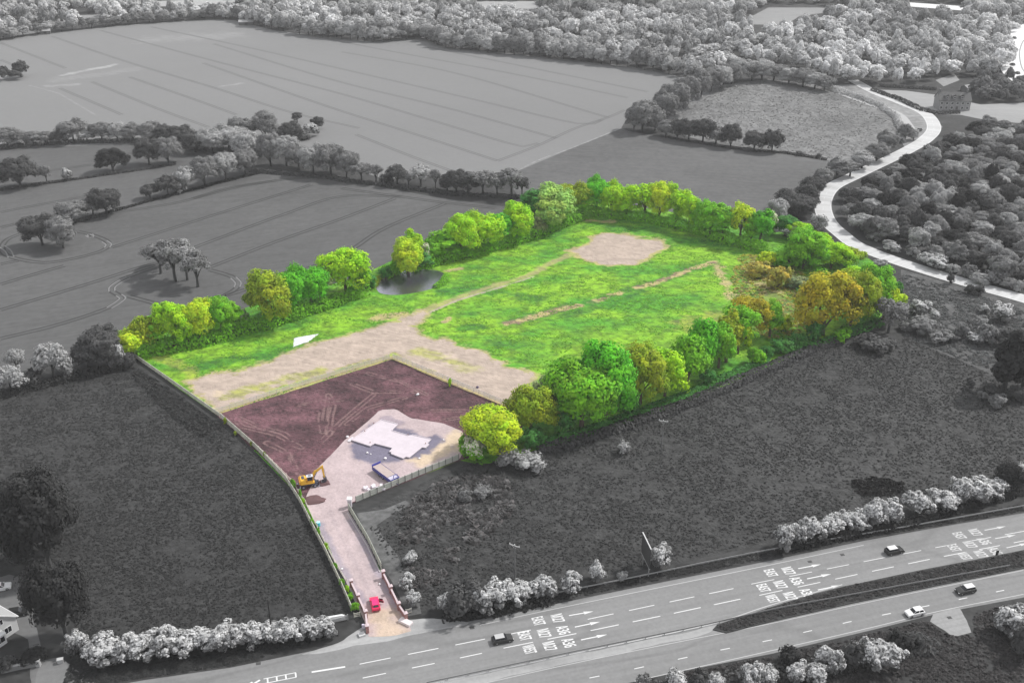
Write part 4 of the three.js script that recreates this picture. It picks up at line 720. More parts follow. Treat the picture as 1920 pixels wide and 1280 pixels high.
woodland([[-161.94,-1032.99],[172.06,-1032.99],[110.72,-638.5],[91.21,-665.13],[17.82,-705.6],[-48.12,-735.75],[-66.08,-776.38],[-98.7,-756.54],[-123.21,-768.33]], 9, 3, 'dense grey woods along the far edge of the wide field', farSkip);
woodland([[172.06,-1032.99],[506.06,-1032.99],[428.68,-863.78],[378.04,-805.82],[356.99,-770.33],[318.13,-676.03],[295.45,-644.25],[278,-650.09],[261.57,-641.36],[237.18,-627.27],[215.4,-619.07],[193.84,-632.84],[188.64,-650.09],[164.9,-677.61],[151.8,-680.8],[126.28,-653.05],[109.41,-630.04]], 9, 4, 'dense grey woods at the upper right', farSkip);
woodland([[263.64,-600.68],[280.45,-627.27],[296.34,-638.5],[316.15,-617.73],[300.38,-583.25],[267.34,-583.25]], 8, 6, 'rounded trees beside the far house', null, [0.14, 0.2]);
woodland([[-312.62,-638.5],[-305.72,-653.05],[-296.99,-638.5],[-308.91,-630.04]], 7, 8, 'dark bushes at the left edge of the wide field', null, [0.1, 0.14]);

// the front rank of the far woods, each crown standing against the field
{ const R = rng(21); row('along the front of the far woods', 'front trees of the far woods', walk([[-156.61,-782.52],[-122.92,-766.34],[-98.47,-754.6],[-76.46,-762.39],[-64.99,-772.34],[-47.27,-733.91],[-14.51,-719.5],[17.78,-703.9],[55.43,-684.02],[90.84,-662.07],[102.59,-650.09]], 6.4).map(([x, z]) => [x + (R() - 0.5) * 3, z - 2 - R() * 3, 9 + 5 * R(), 7.5 + 3.5 * R(), 'oak', ['light', 'mid', 'light', 'pale'][Math.floor(R() * 4)]]));
  row('along the far left woods', 'front trees of the far left woods', walk([[-367.02,-762.39],[-345.07,-788.75],[-292.04,-825.84],[-236.32,-849.18],[-217.74,-842.05],[-166.04,-790.85]], 8.5).map(([x, z]) => [x + (R() - 0.5) * 4, z - 2 - R() * 4, 7 + 5 * R(), 6.5 + 3.5 * R(), 'oak', ['mid', 'mid', 'light'][Math.floor(R() * 3)]])); }

// ---------------------------------------------------------------- hedges, brambles and grass
function hedge(path, w, h, tint, label, seed, density = 26, size = 0.55, name = 'hedge', group) {
  const R = rng(seed), pts = walk(path, 0.5), n = Math.round(pts.length * density * 0.5);
  const g = leafMesh(n, put => { for (let k = 0; k < n; k++) { const [x, z, hd] = pts[Math.floor(R() * pts.length)], hh = h * (0.55 + 0.75 * fbm(x / 4, z / 4, 3)), ww = w * (0.6 + 0.7 * fbm(x / 5 + 40, z / 5, 2)), a = R() * Math.PI, rr = 0.75 + 0.3 * R(), off = Math.cos(a) * ww / 2 * rr, y = Math.sin(a) * hh * rr, d = new THREE.Vector3(Math.sin(hd) * Math.cos(a), Math.sin(a) + 0.2, Math.cos(hd) * Math.cos(a)).addScaledVector(dirOf(R), 0.7), t = (0.7 + 0.5 * fbm(x / 2, z / 2, 2)) * (0.8 + 0.4 * R()); put(new THREE.Vector3(x + Math.sin(hd) * off + (R() - 0.5) * 0.6, y + 0.02, z + Math.cos(hd) * off + (R() - 0.5) * 0.6), d, size * (0.7 + 0.7 * R()), R() * 6.28, [t, t, t]); } });
  return top(name, g, LEAF[tint], label, 'hedge', group);
}
hedge([[-221,-429.81],[-198.14,-442.22],[-168.13,-459.23],[-155.84,-467.33]], 1.6, 1.2, 'dark', 'low dark hedge under the left field trees, upper strip', 11);
hedge([[-249.23,-494.1],[-213.35,-502.38],[-174.41,-504.25],[-146.34,-487.83]], 3, 2.2, 'dark', 'dark hedge bottom under the long tree line at left', 12);
hedge([[-164.92,-400.92],[-148.78,-419.34],[-130.96,-437.77],[-113.5,-454.48]], 1.4, 1, 'black', 'thin dark hedge along the second left field strip', 13);
hedge([[-179.89,-383.83],[-170.86,-393.44],[-164.48,-399.66]], 2, 1.4, 'dark', 'short dark hedge beside the tall left oak', 14);
hedge([[-118.68,-456.05],[-85.79,-447.51],[-70.56,-440.73],[-55.96,-436.3],[-25,-423.47],[5.64,-419.34]], 2.4, 1.8, 'dark', 'dark hedge bottom under the thin trees at centre', 15);
hedge([[-142.64,-251.33],[-135.58,-255.84],[-127.16,-261.43],[-118.22,-266.56],[-111.86,-268.52]], 4, 2.4, 'black', 'dark hedge bank above the very dark left field', 16);
hedge([[77.64,-511.86],[96.83,-498.67],[113.15,-488.72],[130.32,-485.18],[147.75,-474]], 1.6, 1.1, 'dark', 'low hedge crossing the smooth pasture', 17);
hedge([[185.9,-617.73],[196.6,-598.14],[204.99,-576.05],[205.49,-548.76],[198.6,-519.68],[192.28,-502.38]], 4.5, 2.6, 'pale', 'pale bushy hedge round the tussocky pasture', 18, 40);
hedge([[212.07,-612.39],[219.61,-590.61],[224.58,-566.69],[230.46,-558.72],[243.33,-559.84]], 3.2, 2, 'dark', 'dark clipped hedge in front of the far house', 19, 40);
hedge([[219.42,-621.78],[233.95,-617.73],[249.88,-613.72]], 3, 2, 'dark', 'dark clipped hedge left of the far house', 20, 40);
hedge([[-85.78,-152.41],[-73.66,-153.28],[-58.62,-155.32],[-37.21,-158.91]], 3, 2, 'dark', 'dark hedge bottom under the left hawthorns', 21);
hedge([[-13.81,-162.31],[-6.49,-162.93],[4.38,-166.12],[8.82,-167.42]], 3, 1.6, 'black', 'dark brambles under the middle hawthorns', 22);
hedge([[58.86,-183.82],[71.77,-187.99],[90.24,-193.09],[113.5,-202.19],[123.61,-206.53]], 3, 1.6, 'black', 'dark brambles under the right hawthorns', 23);
hedge([[26.68,-142.52],[52.6,-147.63],[76.57,-152.7],[83.42,-154.44]], 5, 1.4, 'dark', 'dark brambles under the hawthorns at bottom right', 24);
hedge([[-111.88,-275.92],[-92.04,-285.81],[-77.8,-296.28],[-62.99,-309.01],[-48.93,-322.66]], 5.5, 4.6, 'green', 'mid green undergrowth below the left green trees', 25, 70);
hedge([[-44.89,-335.42],[-37.93,-341.14],[-25.12,-349.03],[-7.94,-360.38],[8.18,-373.47],[21.08,-387.38],[30.14,-397.15]], 5, 4.2, 'green', 'mid green undergrowth from pond to far corner', 26, 70);
hedge([[31.38,-399.66],[51.26,-393.44],[68.68,-381.49],[87.75,-362.51],[94.57,-357.22]], 5, 4.4, 'green', 'mid green undergrowth along the far meadow edge', 27, 70);
hedge([[5.48,-225.88],[19.64,-233.11],[34.68,-242.38],[49.17,-252.22],[68.7,-267.86],[76.12,-273.19]], 4, 1.5, 'dgreen', 'dark green undergrowth above the dark field', 28, 40);
hedge([[101.21,-360.38],[107.85,-340.18],[110.86,-317.43],[116.47,-300.95]], 6, 3, 'green', 'mid green thicket at the right end of the meadow', 29, 40);
hedge([[83.77,-278.69],[98.61,-285.81],[117.44,-298.6]], 4, 2, 'dgreen', 'dark green scrub at the foot of the orange tree', 30, 34);
hedge([[-26.33,-326.22],[-23.67,-330.77],[-22.87,-336.36]], 3, 1.6, 'green', 'green reeds and bush on the pond bank', 31, 60, 0.4);
hedge([[-47.54,-326.22],[-47.08,-331.69],[-44.62,-336.36],[-40.59,-339.22]], 2, 1.6, 'olive', 'brown green reeds on the far pond bank', 32, 50, 0.4);
hedge([[6.8,-223.88],[22.32,-231.53],[46.82,-246.36],[71.28,-265.26],[94.56,-282.93],[100.26,-285.81]], 5, 1.5, 'dark', 'grey brambles along the outside of the green row', 33, 40);

function tufts(name, poly, n, seed, tone, size, label, skip, hues, dens) { // loose leaves in small sprays, never counted
  const R = rng(seed), [x0, z0, w, d] = boxOf(poly), geo = leafMesh(7, put => { for (let k = 0; k < 7; k++) { const q = dirOf(R, 0.7); put(new THREE.Vector3(q.x * 0.5, Math.abs(q.y) * 0.28, q.z * 0.5), q.multiplyScalar(0.6).add(new THREE.Vector3(0, 0.8, 0)).addScaledVector(dirOf(R), 0.3), 0.7, R() * 6, [0.9 + 0.2 * R(), 1, 1]); } });
  const P = []; for (let k = 0; k < n * 12 && P.length < n; k++) { const x = x0 + R() * w, z = z0 + R() * d; if (!inside(poly, x, z) || (skip && skip(x, z))) continue; if (R() > (dens ? dens(x, z) : smooth(0.15, 0.62, fbm(x / 5, z / 5, 3)))) continue; P.push([x, z]); }
  const o = new THREE.InstancedMesh(geo, farMat, P.length), m = new THREE.Matrix4(), q = new THREE.Quaternion(), c = new THREE.Color(); shade(o); o.name = numbered(name); o.userData = { kind: 'stuff', label, category: 'grass' };
  P.forEach(([x, z], i) => { const s = size * (0.5 + R()); q.setFromAxisAngle(new THREE.Vector3(0, 1, 0), R() * 6.28); o.setMatrixAt(i, m.compose(new THREE.Vector3(x, 0.03, z), q, new THREE.Vector3(s, s * (0.6 + 0.5 * R()), s))); const v = 0.7 + 0.6 * R(), h = hues ? hues[Math.floor(R() * hues.length)] : [tone, tone, tone]; o.setColorAt(i, c.setRGB(h[0] * v, h[1] * v, h[2] * v)); });
  scene.add(o); return o;
}
const darkField = [[-11.98,-217.54],[6.78,-222.88],[47.07,-248.09],[95.18,-282.21],[122.24,-287.64],[145.3,-257.38],[126.97,-215.65],[59.81,-187.99],[25.24,-177.29],[-14.29,-166.77],[-18.56,-165.16],[-23.89,-175.18],[-32.9,-192.89]];
tufts('rough_grass', darkField, 22000, 41, 0.062, 0.42, 'dark tussocky grass of the field above the main road');
tufts('rough_grass', [[-140.71,-246.93],[-135.33,-255.23],[-113.21,-267.86],[-108.16,-265.26],[-77.44,-237.13],[-55.74,-209.88],[-40.96,-182.34],[-33.62,-163.57],[-74.61,-156.21],[-85.75,-153.71],[-92.14,-175.18],[-111.55,-180.51]], 17000, 42, 0.043, 0.38, 'dark tussocky grass of the field left of the drive');
tufts('bramble_patch', [[-24.74,-196.94],[-21.78,-206.53],[-11.81,-213.31],[-1.3,-211.02],[0,-197.98],[-7.12,-186.08],[-12.69,-178.71],[-17.83,-170.07],[-21.46,-173.45],[-25.91,-189.93]], 2200, 43, 0.055, 1.25, 'bramble scrub spreading beside the drive fence', null, [[0.08, 0.08, 0.08], [0.055, 0.055, 0.055], [0.14, 0.14, 0.14]], (x, z) => smooth(0.42, 0.56, fbm(x / 7 + 3, z / 7, 3)));
tufts('bramble_patch', [[-113.64,-269.18],[-108.78,-267.21],[-92.12,-251.33],[-77.1,-235.78],[-77.21,-227.91],[-89.91,-238.5],[-101.5,-252.82]], 1200, 44, 0.03, 0.8, 'dark brambles along the outside of the boundary fence', null, [[0.03, 0.03, 0.03], [0.05, 0.05, 0.05]], () => 0.8);
tufts('bramble_patch', [[82.31,-209.88],[88.86,-212.16],[94.63,-209.88],[93.14,-205.44],[83.88,-204.35]], 260, 45, 0.02, 1.2, 'black bramble clump in the dark field above the hawthorns', null, null, () => 1);
tufts('rough_grass', [[137.81,-339.22],[167.97,-309.01],[145.97,-258.92],[122.61,-288.74]], 3000, 46, 0.13, 0.8, 'grey scrubby growth between lane and dark field');
tufts('rough_grass', [[78.86,-542.29],[116.98,-617.73],[155.69,-635.66],[188.59,-613.72],[204.26,-583.25],[205.26,-545.5],[195.45,-511.86],[150.25,-474],[97.77,-504.25]], 3500, 47, 0.24, 0.6, 'pale tussocks in the pasture inside the lane bend');
tufts('meadow_grass', plot, 30000, 48, 0.1, 0.3, 'green grass tussocks of the meadow', (x, z) => inside(yardPoly, x, z) || inside(hardPoly, x, z) || A.dirt(x, z) > -1 || A.bare(x, z) > -1 || Ln.track(x, z) < 2 || z > [-34.67,-218.02][1] || pondDist(x, z) > -0.6, [[0.14, 0.38, 0.015], [0.2, 0.42, 0.015], [0.08, 0.29, 0.015]], (x, z) => smooth(0.4, 0.6, fbm(x / 5, z / 5, 3)) * 0.9 + 0.1);
tufts('tall_weeds', [[83.53,-356.18],[102.2,-356.18],[104.22,-326.22],[93.94,-293.23],[78.89,-285.81],[73.65,-300.95],[75.81,-330.77]], 1500, 49, 0.1, 0.9, 'straw and green weeds at the right end of the meadow', null, [[0.5, 0.42, 0.1], [0.42, 0.44, 0.05], [0.2, 0.36, 0.04], [0.32, 0.28, 0.1]]);
tufts('rough_grass', [[41.04,-159.52],[52.3,-164.68],[69.41,-171.24],[100.87,-179.97],[112.76,-183.27],[110.52,-178.17],[70.44,-167.1],[52.72,-161.68],[42.63,-158.31]], 2500, 50, 0.06, 0.5, 'dark grass on the island between the carriageways', null, null, () => 1).position.y = 0.18;
tufts('rough_grass', [[-85.67,-152.13],[-58.54,-155.03],[-37.11,-158.31],[-33.8,-157.4],[-53.95,-149.02],[-69.28,-145.99],[-83.21,-143.05]], 2600, 51, 0.045, 0.5, 'dark verge grass below the left hawthorns', null, null, () => 1);
tufts('rough_grass', [[-14.1,-163.57],[0,-167.42],[24.99,-174.83],[56.58,-184.2],[90.17,-192.89],[120.6,-201.12],[119.4,-198.39],[79.06,-188.37],[55.93,-181.24],[24.72,-172.09],[0,-164.52],[-10.74,-161.37]], 3500, 52, 0.04, 0.45, 'dark verge grass along the upper road edge', null, null, () => 1);
tufts('rough_grass', [[33.3,-147.08],[50.38,-151.27],[71.92,-157.7],[83.75,-161.22],[85.56,-157.4],[91.6,-156.66],[94.35,-163.57],[105.52,-166.77],[95.22,-143.31],[29.76,-143.31]], 4500, 53, 0.07, 0.7, 'dark growth on the bottom right bank');

// ---------------------------------------------------------------- fences and walls
const timber = mat(0.56, 0.55, 0.47, 0.95), timberB = mat(0.62, 0.61, 0.53, 0.95), timberPink = mat(0.66, 0.6, 0.56, 0.95), postDark = mat(0.13, 0.13, 0.12, 0.95), greyTimber = grey(0.32, 0.95);
function railFence(path, label, { rails = 4, h = 1.35, bay = 2, m = timber, group } = {}) {
  const o = thing('rail_fence', label, 'fence', path[0], 0, group), w = walk(path, bay), [ox, oz] = path[0], post = rb(0.13, h + 0.25, 0.13, 0.02, 0, (h + 0.25) / 2 - 0.15, 0);
  w.forEach(([x, z, hd], i) => { part('post', post, m, o, [x - ox, 0, z - oz], [0, hd, 0]); if (i + 1 < w.length) { const n = w[i + 1], L = dist([x, z], n); for (let k = 0; k < rails; k++) { const y = h * (0.3 + 0.66 * k / Math.max(1, rails - 1)); part('rail', bx(L - 0.02, 0.17, 0.05, 0, 0, 0.09), (i + k) % 3 ? m : timberB, o, [(x + n[0]) / 2 - ox, y + 0.012 * ((i * 7 + k * 3) % 3 - 1), (z + n[1]) / 2 - oz], [0, heading([x, z], n), 0]); } } });
  return o;
}
const panelGeo = h => { const g = [bx(1.86, 0.05, 0.1, 0, h - 0.025, 0)]; for (let k = 0; k < 13; k++) g.push(bx(0.135, h - 0.06, 0.028, -0.86 + k * 0.143, (h - 0.06) / 2 + 0.03, k % 2 ? 0.012 : -0.012)); for (const y of [0.35, h * 0.55, h - 0.25]) g.push(bx(1.86, 0.08, 0.05, 0, y, -0.055)); return mg(g); };
function boardFence(path, label, { h = 1.8, m = [timber, timberB], pm = timber, name = 'board_fence', side = 1, lift = 0.05 } = {}) {
  const o = thing(name, label, 'fence', path[0]), w = walk(path, 1.98), [ox, oz] = path[0], geo = panelGeo(h), post = rb(0.11, h + 0.3, 0.13, 0.015, 0, (h + 0.3) / 2 - 0.15 + lift, 0.07 * side);
  w.forEach(([x, z, hd], i) => { part('post', post, pm, o, [x - ox, 0, z - oz], [0, hd, 0]); if (i + 1 < w.length) { const n = w[i + 1]; part('panel', geo, m[(i * 5 + 1) % m.length], o, [(x + n[0]) / 2 - ox, lift - 0.02, (z + n[1]) / 2 - oz], [0, heading([x, z], n), 0]); } });
  return o;
}
railFence([[-80.34,-242.38],[-65.8,-253.42],[-49.59,-265.26],[-35.82,-274.55]], 'pale post and rail fence along the far left side of the soil yard', { m: timberPink, h: 1.6 });
railFence([[-35.5,-274.55],[-16.74,-259.24],[1.74,-243.79]], 'pale post and rail fence along the far right side of the soil yard', { m: timberPink, h: 1.6 });
boardFence([[-112.24,-274.55],[-95.44,-257.68],[-78.76,-240.7]], 'weathered board fence between green meadow and very dark field', { h: 1.3 });
boardFence([[-78.33,-240.15],[-65.51,-224.87],[-55.31,-211.02],[-50.11,-201.76],[-45.4,-191.89],[-40.73,-182.34],[-35.9,-171.75],[-31.97,-162.62]], 'long weathered board fence left of the soil yard and drive', { h: 1.6 });
railFence([[-76.63,-239.04],[-63.93,-223.88],[-53.8,-210.56],[-48.33,-200.91],[-43.38,-189.93],[-37.79,-178.35],[-34.7,-172.77]], 'low rail fence inside the planted strip beside the drive', { rails: 2, h: 0.75, bay: 2.6, m: timberPink });
boardFence([[-13.42,-219.95],[-21.06,-214.24],[-28.98,-208.09],[-37.46,-201.34]], 'pale board fence with dark posts below the slab', { h: 1.7, m: [mat(0.5, 0.5, 0.46), mat(0.46, 0.47, 0.43)], pm: postDark, side: -1 });
boardFence([[-38.12,-198.81],[-32.15,-186.84],[-27.65,-176.23]], 'pale board fence along the right side of the drive', { h: 1.9, m: [mat(0.42, 0.44, 0.38), mat(0.38, 0.4, 0.35)] });
railFence([[-31.93,-162.31],[-29.64,-162.93]], 'short rail fence closing the planted strip at the road', { rails: 3, bay: 1.2, h: 1.2 });
railFence([[-21.55,-163.25],[-19.36,-164.2]], 'short weathered rail fence right of the brick gate wall', { rails: 4, bay: 1.2, h: 1.3, m: greyTimber });
{ // field gate in the corner of the dark field
  const a = [-37.83,-160.14], b = [-33.14,-161.68], L = dist(a, b), o = thing('field_gate', 'pale timber field gate left of the drive entrance', 'gate', a, heading(a, b));
  for (const x of [0, L]) part('post', rb(0.2, 1.6, 0.2, 0.03, x, 0.65, 0), greyTimber, o);
  for (let k = 0; k < 5; k++) part('bar', bx(L - 0.3, 0.13, 0.05, L / 2, 0.25 + k * 0.24, 0), grey(0.45), o);
  part('brace', bar([0.2, 0.25, 0.05], [L - 0.2, 1.2, 0.05], 0.05, 0.12), grey(0.45), o);
}
{ const a = [-37.41,-161.53], b = [-33.89,-162.46], o = thing('sleeper_stack', 'white bleached timber beam lying behind the field gate', 'timber', a, heading(a, b)), L = dist(a, b); part('beam', rb(L, 0.4, 0.9, 0.05, L / 2, 0.2, 0), grey(0.7), o); part('beam', rb(L * 0.8, 0.3, 0.5, 0.04, L / 2, 0.55, -0.1), grey(0.66), o); }
const brick = (() => { const t = groundMap([0, 0, 2, 2], 256, 256, (x, z) => { const rowN = Math.floor(z / 0.075), off = rowN % 2 ? 0.11 : 0, bxn = Math.floor((x + off) / 0.2222), fx = ((x + off) / 0.2222) % 1, fz = (z / 0.075) % 1, mortar = fx < 0.05 || fz < 0.14, k = 0.7 + 0.6 * hash2(bxn, rowN); return mortar ? [0.38, 0.33, 0.31] : [0.3 * k, 0.13 * k, 0.12 * k]; }, true); return mapped(t, 0.9); })();
const coping = mat(0.52, 0.42, 0.44, 0.85);
function gateWall(path, label, h0, h1) {
  const o = thing('brick_wall', label, 'wall', path[0]), [ox, oz] = path[0];
  path.forEach(([x, z], i) => { const h = lerp(h0, h1, i / (path.length - 1)) + 0.35, p = part('pillar', bx(0.62, h, 0.62, 0, h / 2 - 0.05, 0), brick, o, [x - ox, 0, z - oz], [0, heading(path[Math.max(0, i - 1)], path[Math.max(1, i)]), 0]); part('cap', mg([rb(0.84, 0.12, 0.84, 0.03, 0, h + 0.01, 0), new THREE.ConeGeometry(0.5, 0.22, 4).rotateY(Math.PI / 4).translate(0, h + 0.18, 0)]), coping, p);
    if (i) { const q = path[i - 1], L = dist(q, [x, z]) - 0.62, hh = lerp(h0, h1, (i - 0.5) / (path.length - 1)) - 0.2, w = part('wall', bx(L, hh, 0.24, 0, hh / 2 - 0.05, 0), brick, o, [(x + q[0]) / 2 - ox, 0, (z + q[1]) / 2 - oz], [0, heading(q, [x, z]), 0]); part('coping', rb(L, 0.1, 0.38, 0.03, 0, hh + 0.003, 0), coping, w); } });
}
gateWall([[-27.34,-174.49],[-25.26,-169.73],[-23.1,-164.68],[-21.41,-161.68]], 'red brick gate wall with pillars right of the drive', 1.7, 1.5);
gateWall([[-33.77,-171.75],[-31.72,-167.26],[-29.56,-162.31],[-28.7,-158.01]], 'red brick gate wall with pillars left of the drive', 1.5, 1.6);
const slabBlock = (p, q, w, h, label, m, name = 'concrete_slab') => { const L = dist(p, q), o = thing(name, label, 'slab', p, heading(p, q)); part('block', rb(L, h, w, 0.05, L / 2, h / 2 + 0.04, 0), m, o); part('pallet', mg([bx(L * 0.9, 0.08, 0.14, L / 2, 0.04, -w * 0.35), bx(L * 0.9, 0.08, 0.14, L / 2, 0.04, w * 0.35)]), greyTimber, o); };
slabBlock([-22.58,-161.53], [-20.19,-159.98], 1.3, 0.55, 'long pale concrete block beside the drive mouth', mat(0.66, 0.6, 0.6));
slabBlock([-30.36,-156.95], [-29.17,-157.55], 1.1, 0.4, 'small pale concrete block left of the drive mouth', grey(0.5));
{ const o = thing('meter_box', 'small pale metal box beside the left gate wall', 'box', [-29.6,-159.22]); part('case', rb(0.7, 1, 0.4, 0.04, 0, 0.55, 0), mat(0.55, 0.5, 0.6), o); part('door', rb(0.56, 0.8, 0.03, 0.01, 0, 0.55, 0.205), mat(0.6, 0.56, 0.64), o); part('foot', bx(0.6, 0.1, 0.34, 0, 0.03, 0), greyTimber, o); }
{ // kerb strip at the foot of the drive fence
  const p = [[-38.31,-197.56],[-32.54,-186.08],[-28.18,-175.88]]; const o = thing('kerb_edging', 'thin pale kerb along the foot of the right drive fence', 'kerb', p[0]); walk(p, 1.8).forEach(([x, z, h], i, a) => { if (i + 1 < a.length) part('kerb_stone', rb(1.77, 0.3, 0.16, 0.02, 0.9, 0.1, 0), mat(0.5, 0.46, 0.48), o, [x - p[0][0], 0, z - p[0][1]], [0, h, 0]); });
}
{ // the white stone post where drive fence and yard fence meet
  const o = thing('gate_pillar', 'white rendered pillar at the corner of drive and yard fences', 'pillar', [-38.04,-200.07]); part('shaft', rb(0.9, 2.1, 0.9, 0.03, 0, 1, 0), mat(0.5, 0.46, 0.5), o); part('cap', rb(1.15, 0.5, 1.15, 0.06, 0, 2.3, 0), mat(0.85, 0.82, 0.85), o);
}

// ---------------------------------------------------------------- the house slab and site clutter
{
  const w = [[-41.54,-228.55],[-34.96,-238.5],[-30.38,-236.29],[-31.73,-233.11],[-27.13,-230.65],[-26.11,-230.98],[-21.01,-228.87],[-21.82,-226.96],[-21.35,-226.48],[-22.1,-224.91],[-23.13,-225.06],[-25.88,-220.43],[-26.83,-220.74],[-27.44,-219.98],[-30.68,-222.11],[-30.57,-222.73],[-31.2,-223.04],[-30.61,-224.75],[-35.39,-226.96],[-36.44,-225.69]], c = w.map(q => new THREE.Vector2(q[0], -q[1])), o = thing('foundation_slab', 'white concrete house foundation slab with stepped outline', 'slab');
  const mp = groundMap([0, 0, 6, 6], 256, 256, (x, z) => { const k = 0.9 + 0.16 * fbm(x * 1.2, z * 1.2, 4); return [0.55 * k, 0.49 * k, 0.53 * k]; }, true); mp.repeat.set(1 / 6, 1 / 6);
  part('footing', new THREE.ExtrudeGeometry(new THREE.Shape(c), { depth: 0.3, bevelEnabled: false }).rotateX(-Math.PI / 2).translate(0, 0.02, 0), mat(0.3, 0.29, 0.34), o);
  part('floor_slab', new THREE.ExtrudeGeometry(new THREE.Shape(c), { depth: 0.14, bevelEnabled: true, bevelSize: 0.06, bevelThickness: 0.03, bevelSegments: 1 }).rotateX(-Math.PI / 2).translate(0, 0.352, 0), mapped(mp, 0.8), o);
  for (let i = 0; i < w.length; i++) { const a = w[i], b = w[(i + 1) % w.length]; if (i === 0 || i === 1 || i === 3 || i === 5) part('block_course', bar([a[0], 0.6, a[1]], [b[0], 0.6, b[1]], 0.14, 0.12), mat(0.62, 0.56, 0.6), o); }
  for (const q of [[-38.64,-232.58], [-36.74,-236.59], [-36.58,-227.15], [-27.15,-230.88], [-22.24,-226.64]]) part('drain_stub', new THREE.CylinderGeometry(0.09, 0.09, 0.5, 8).translate(q[0], 0.6, q[1]), mat(0.25, 0.12, 0.08), o);
}
const boulderGeo = s => { const g = new THREE.IcosahedronGeometry(0.5, 1), p = g.attributes.position; for (let i = 0; i < p.count; i++) { const k = 0.75 + 0.5 * hash2(Math.round(p.getX(i) * 40) + s * 13, Math.round(p.getY(i) * 40) + Math.round(p.getZ(i) * 70)); p.setXYZ(i, p.getX(i) * k, p.getY(i) * k * 0.75, p.getZ(i) * k); } g.computeVertexNormals(); return g; };
[[[-31.92,-220.31], 0.75, 'white stone on the dark gravel below the slab centre'], [[-36.81,-222.88], 0.65, 'white stone on the dark gravel below the slab left'], [[-35.87,-222.39], 0.35, 'tiny white stone beside another on the dark gravel'], [[-23.39,-220.43], 0.6, 'white stone at the lower right corner of the slab'], [[-42.97,-230.49], 0.8, 'white stone off the left tip of the slab'], [[-26.4,-252.52], 0.9, 'white stone out on the dark soil'], [[-17.78,-229.07], 0.5, 'grey stone on the slate right of the slab'], [[-46.21,-203.26], 0.3, 'small stone near the excavator'], [[-36.6,-177.29], 0.55, 'white stone on the left of the drive'], [[-27.9,-172.43], 0.5, 'white stone by the right gate wall'], [[-9.82,-256.76], 0.8, 'dark lump beyond the yard rail fence']].forEach(([q, s, l], i) => { const o = top('stone', boulderGeo(i), i === 10 ? mat(0.1, 0.08, 0.14) : mat(0.75, 0.72, 0.74), l, 'stone', 'loose stones about the site'); o.position.set(q[0], 0.06 + s * 0.25, q[1]); o.scale.setScalar(s); });
{ // timber bundle at the left tip of the slab
  const o = thing('formwork_bundle', 'white boards leaning at the left tip of the slab', 'boards', [-41.78,-228.94]); for (let k = 0; k < 4; k++) part('board', bx(1.7, 0.05, 0.2, 0, 0.5 + k * 0.06, k * 0.22 - 0.3), mat(0.74, 0.7, 0.74), o, [0, 0, 0], [0, 0.7 + k * 0.12, 0.35]); part('stake', rb(0.1, 1.1, 0.1, 0.02, 0.3, 0.5, 0), mat(0.7, 0.66, 0.7), o);
}
{ // pile of broken concrete
  const R = rng(8), c = [-33.51,-207.2], o = []; const names = ['nearest the yard fence', 'at the left tip', 'in the middle', 'at the back', 'on top', 'under the trailer end', 'on the near side', 'on the far side', 'at the right', 'at the right front', 'beside the pipe'];
  for (let k = 0; k < 11; k++) { const w = 0.7 + R() * 0.8, t = top('concrete_lump', new RoundedBoxGeometry(w, 0.4 + R() * 0.3, 0.5 + R() * 0.5, 2, 0.08), mat(0.66, 0.61, 0.66), `pale broken concrete lump ${names[k]} of the rubble pile`, 'rubble', 'rubble pile beside the trailer'); t.position.set(c[0] + (R() - 0.45) * 4.6, 0.36 + (k === 4 ? 0.5 : 0.05), c[1] + (R() - 0.5) * 1.8); t.rotation.set((R() - 0.5) * 0.3, R() * 3, (R() - 0.5) * 0.3); }
  const q = [-33.61,-205.87], pipe = thing('concrete_pipe', 'half round pale concrete pipe at the front of the rubble pile', 'pipe', q, -0.7); part('shell', new THREE.CylinderGeometry(0.55, 0.55, 1.5, 14, 1, true, 0, Math.PI).rotateZ(Math.PI / 2).rotateX(-Math.PI / 2).translate(0, 0.08, 0), new THREE.MeshStandardMaterial({ color: new THREE.Color(0.55, 0.56, 0.52), roughness: 0.9, side: THREE.DoubleSide }), pipe); part('collar', new THREE.TorusGeometry(0.55, 0.07, 6, 12, Math.PI).rotateY(Math.PI / 2).translate(0.75, 0.08, 0), mat(0.6, 0.6, 0.57), pipe);
}
{ // crumpled white sheet
  const n = 20, g = new THREE.PlaneGeometry(1, 1, n, n).rotateX(-Math.PI / 2), pos = g.attributes.position, c = [[-67.63,-288],[-60.35,-290.97],[-62.72,-285.45],[-66.81,-281.86]];
  for (let i = 0; i < pos.count; i++) { const u = pos.getX(i) + 0.5, v = pos.getZ(i) + 0.5, k = (m) => lerp(lerp(c[0][m], c[1][m], u), lerp(c[3][m], c[2][m], u), v); pos.setXYZ(i, k(0), 0.08 + 0.22 * fbm(u * 7, v * 5, 3) * Math.sin(Math.PI * clamp(u * 1.05)) , k(1)); } g.computeVertexNormals();
  top('plastic_sheet', g, new THREE.MeshStandardMaterial({ color: new THREE.Color(0.64, 0.66, 0.66), roughness: 0.5, side: THREE.DoubleSide }), 'crumpled white plastic sheet on the bare earth', 'sheet');
}
{ const o = thing('water_butt', 'turquoise plastic drum beside the drive', 'drum', [-44.2,-192.69]); part('body', new THREE.LatheGeometry([[0, 0], [0.42, 0], [0.46, 0.15], [0.42, 0.3], [0.47, 0.6], [0.42, 0.9], [0.4, 1.0], [0, 1.0]].map(p => new THREE.Vector2(...p)), 14).translate(0, 0.05, 0), mat(0.08, 0.5, 0.6, 0.5), o); part('lid', new THREE.CylinderGeometry(0.43, 0.43, 0.07, 14).translate(0, 1.09, 0), mat(0.4, 0.75, 0.8, 0.5), o); }

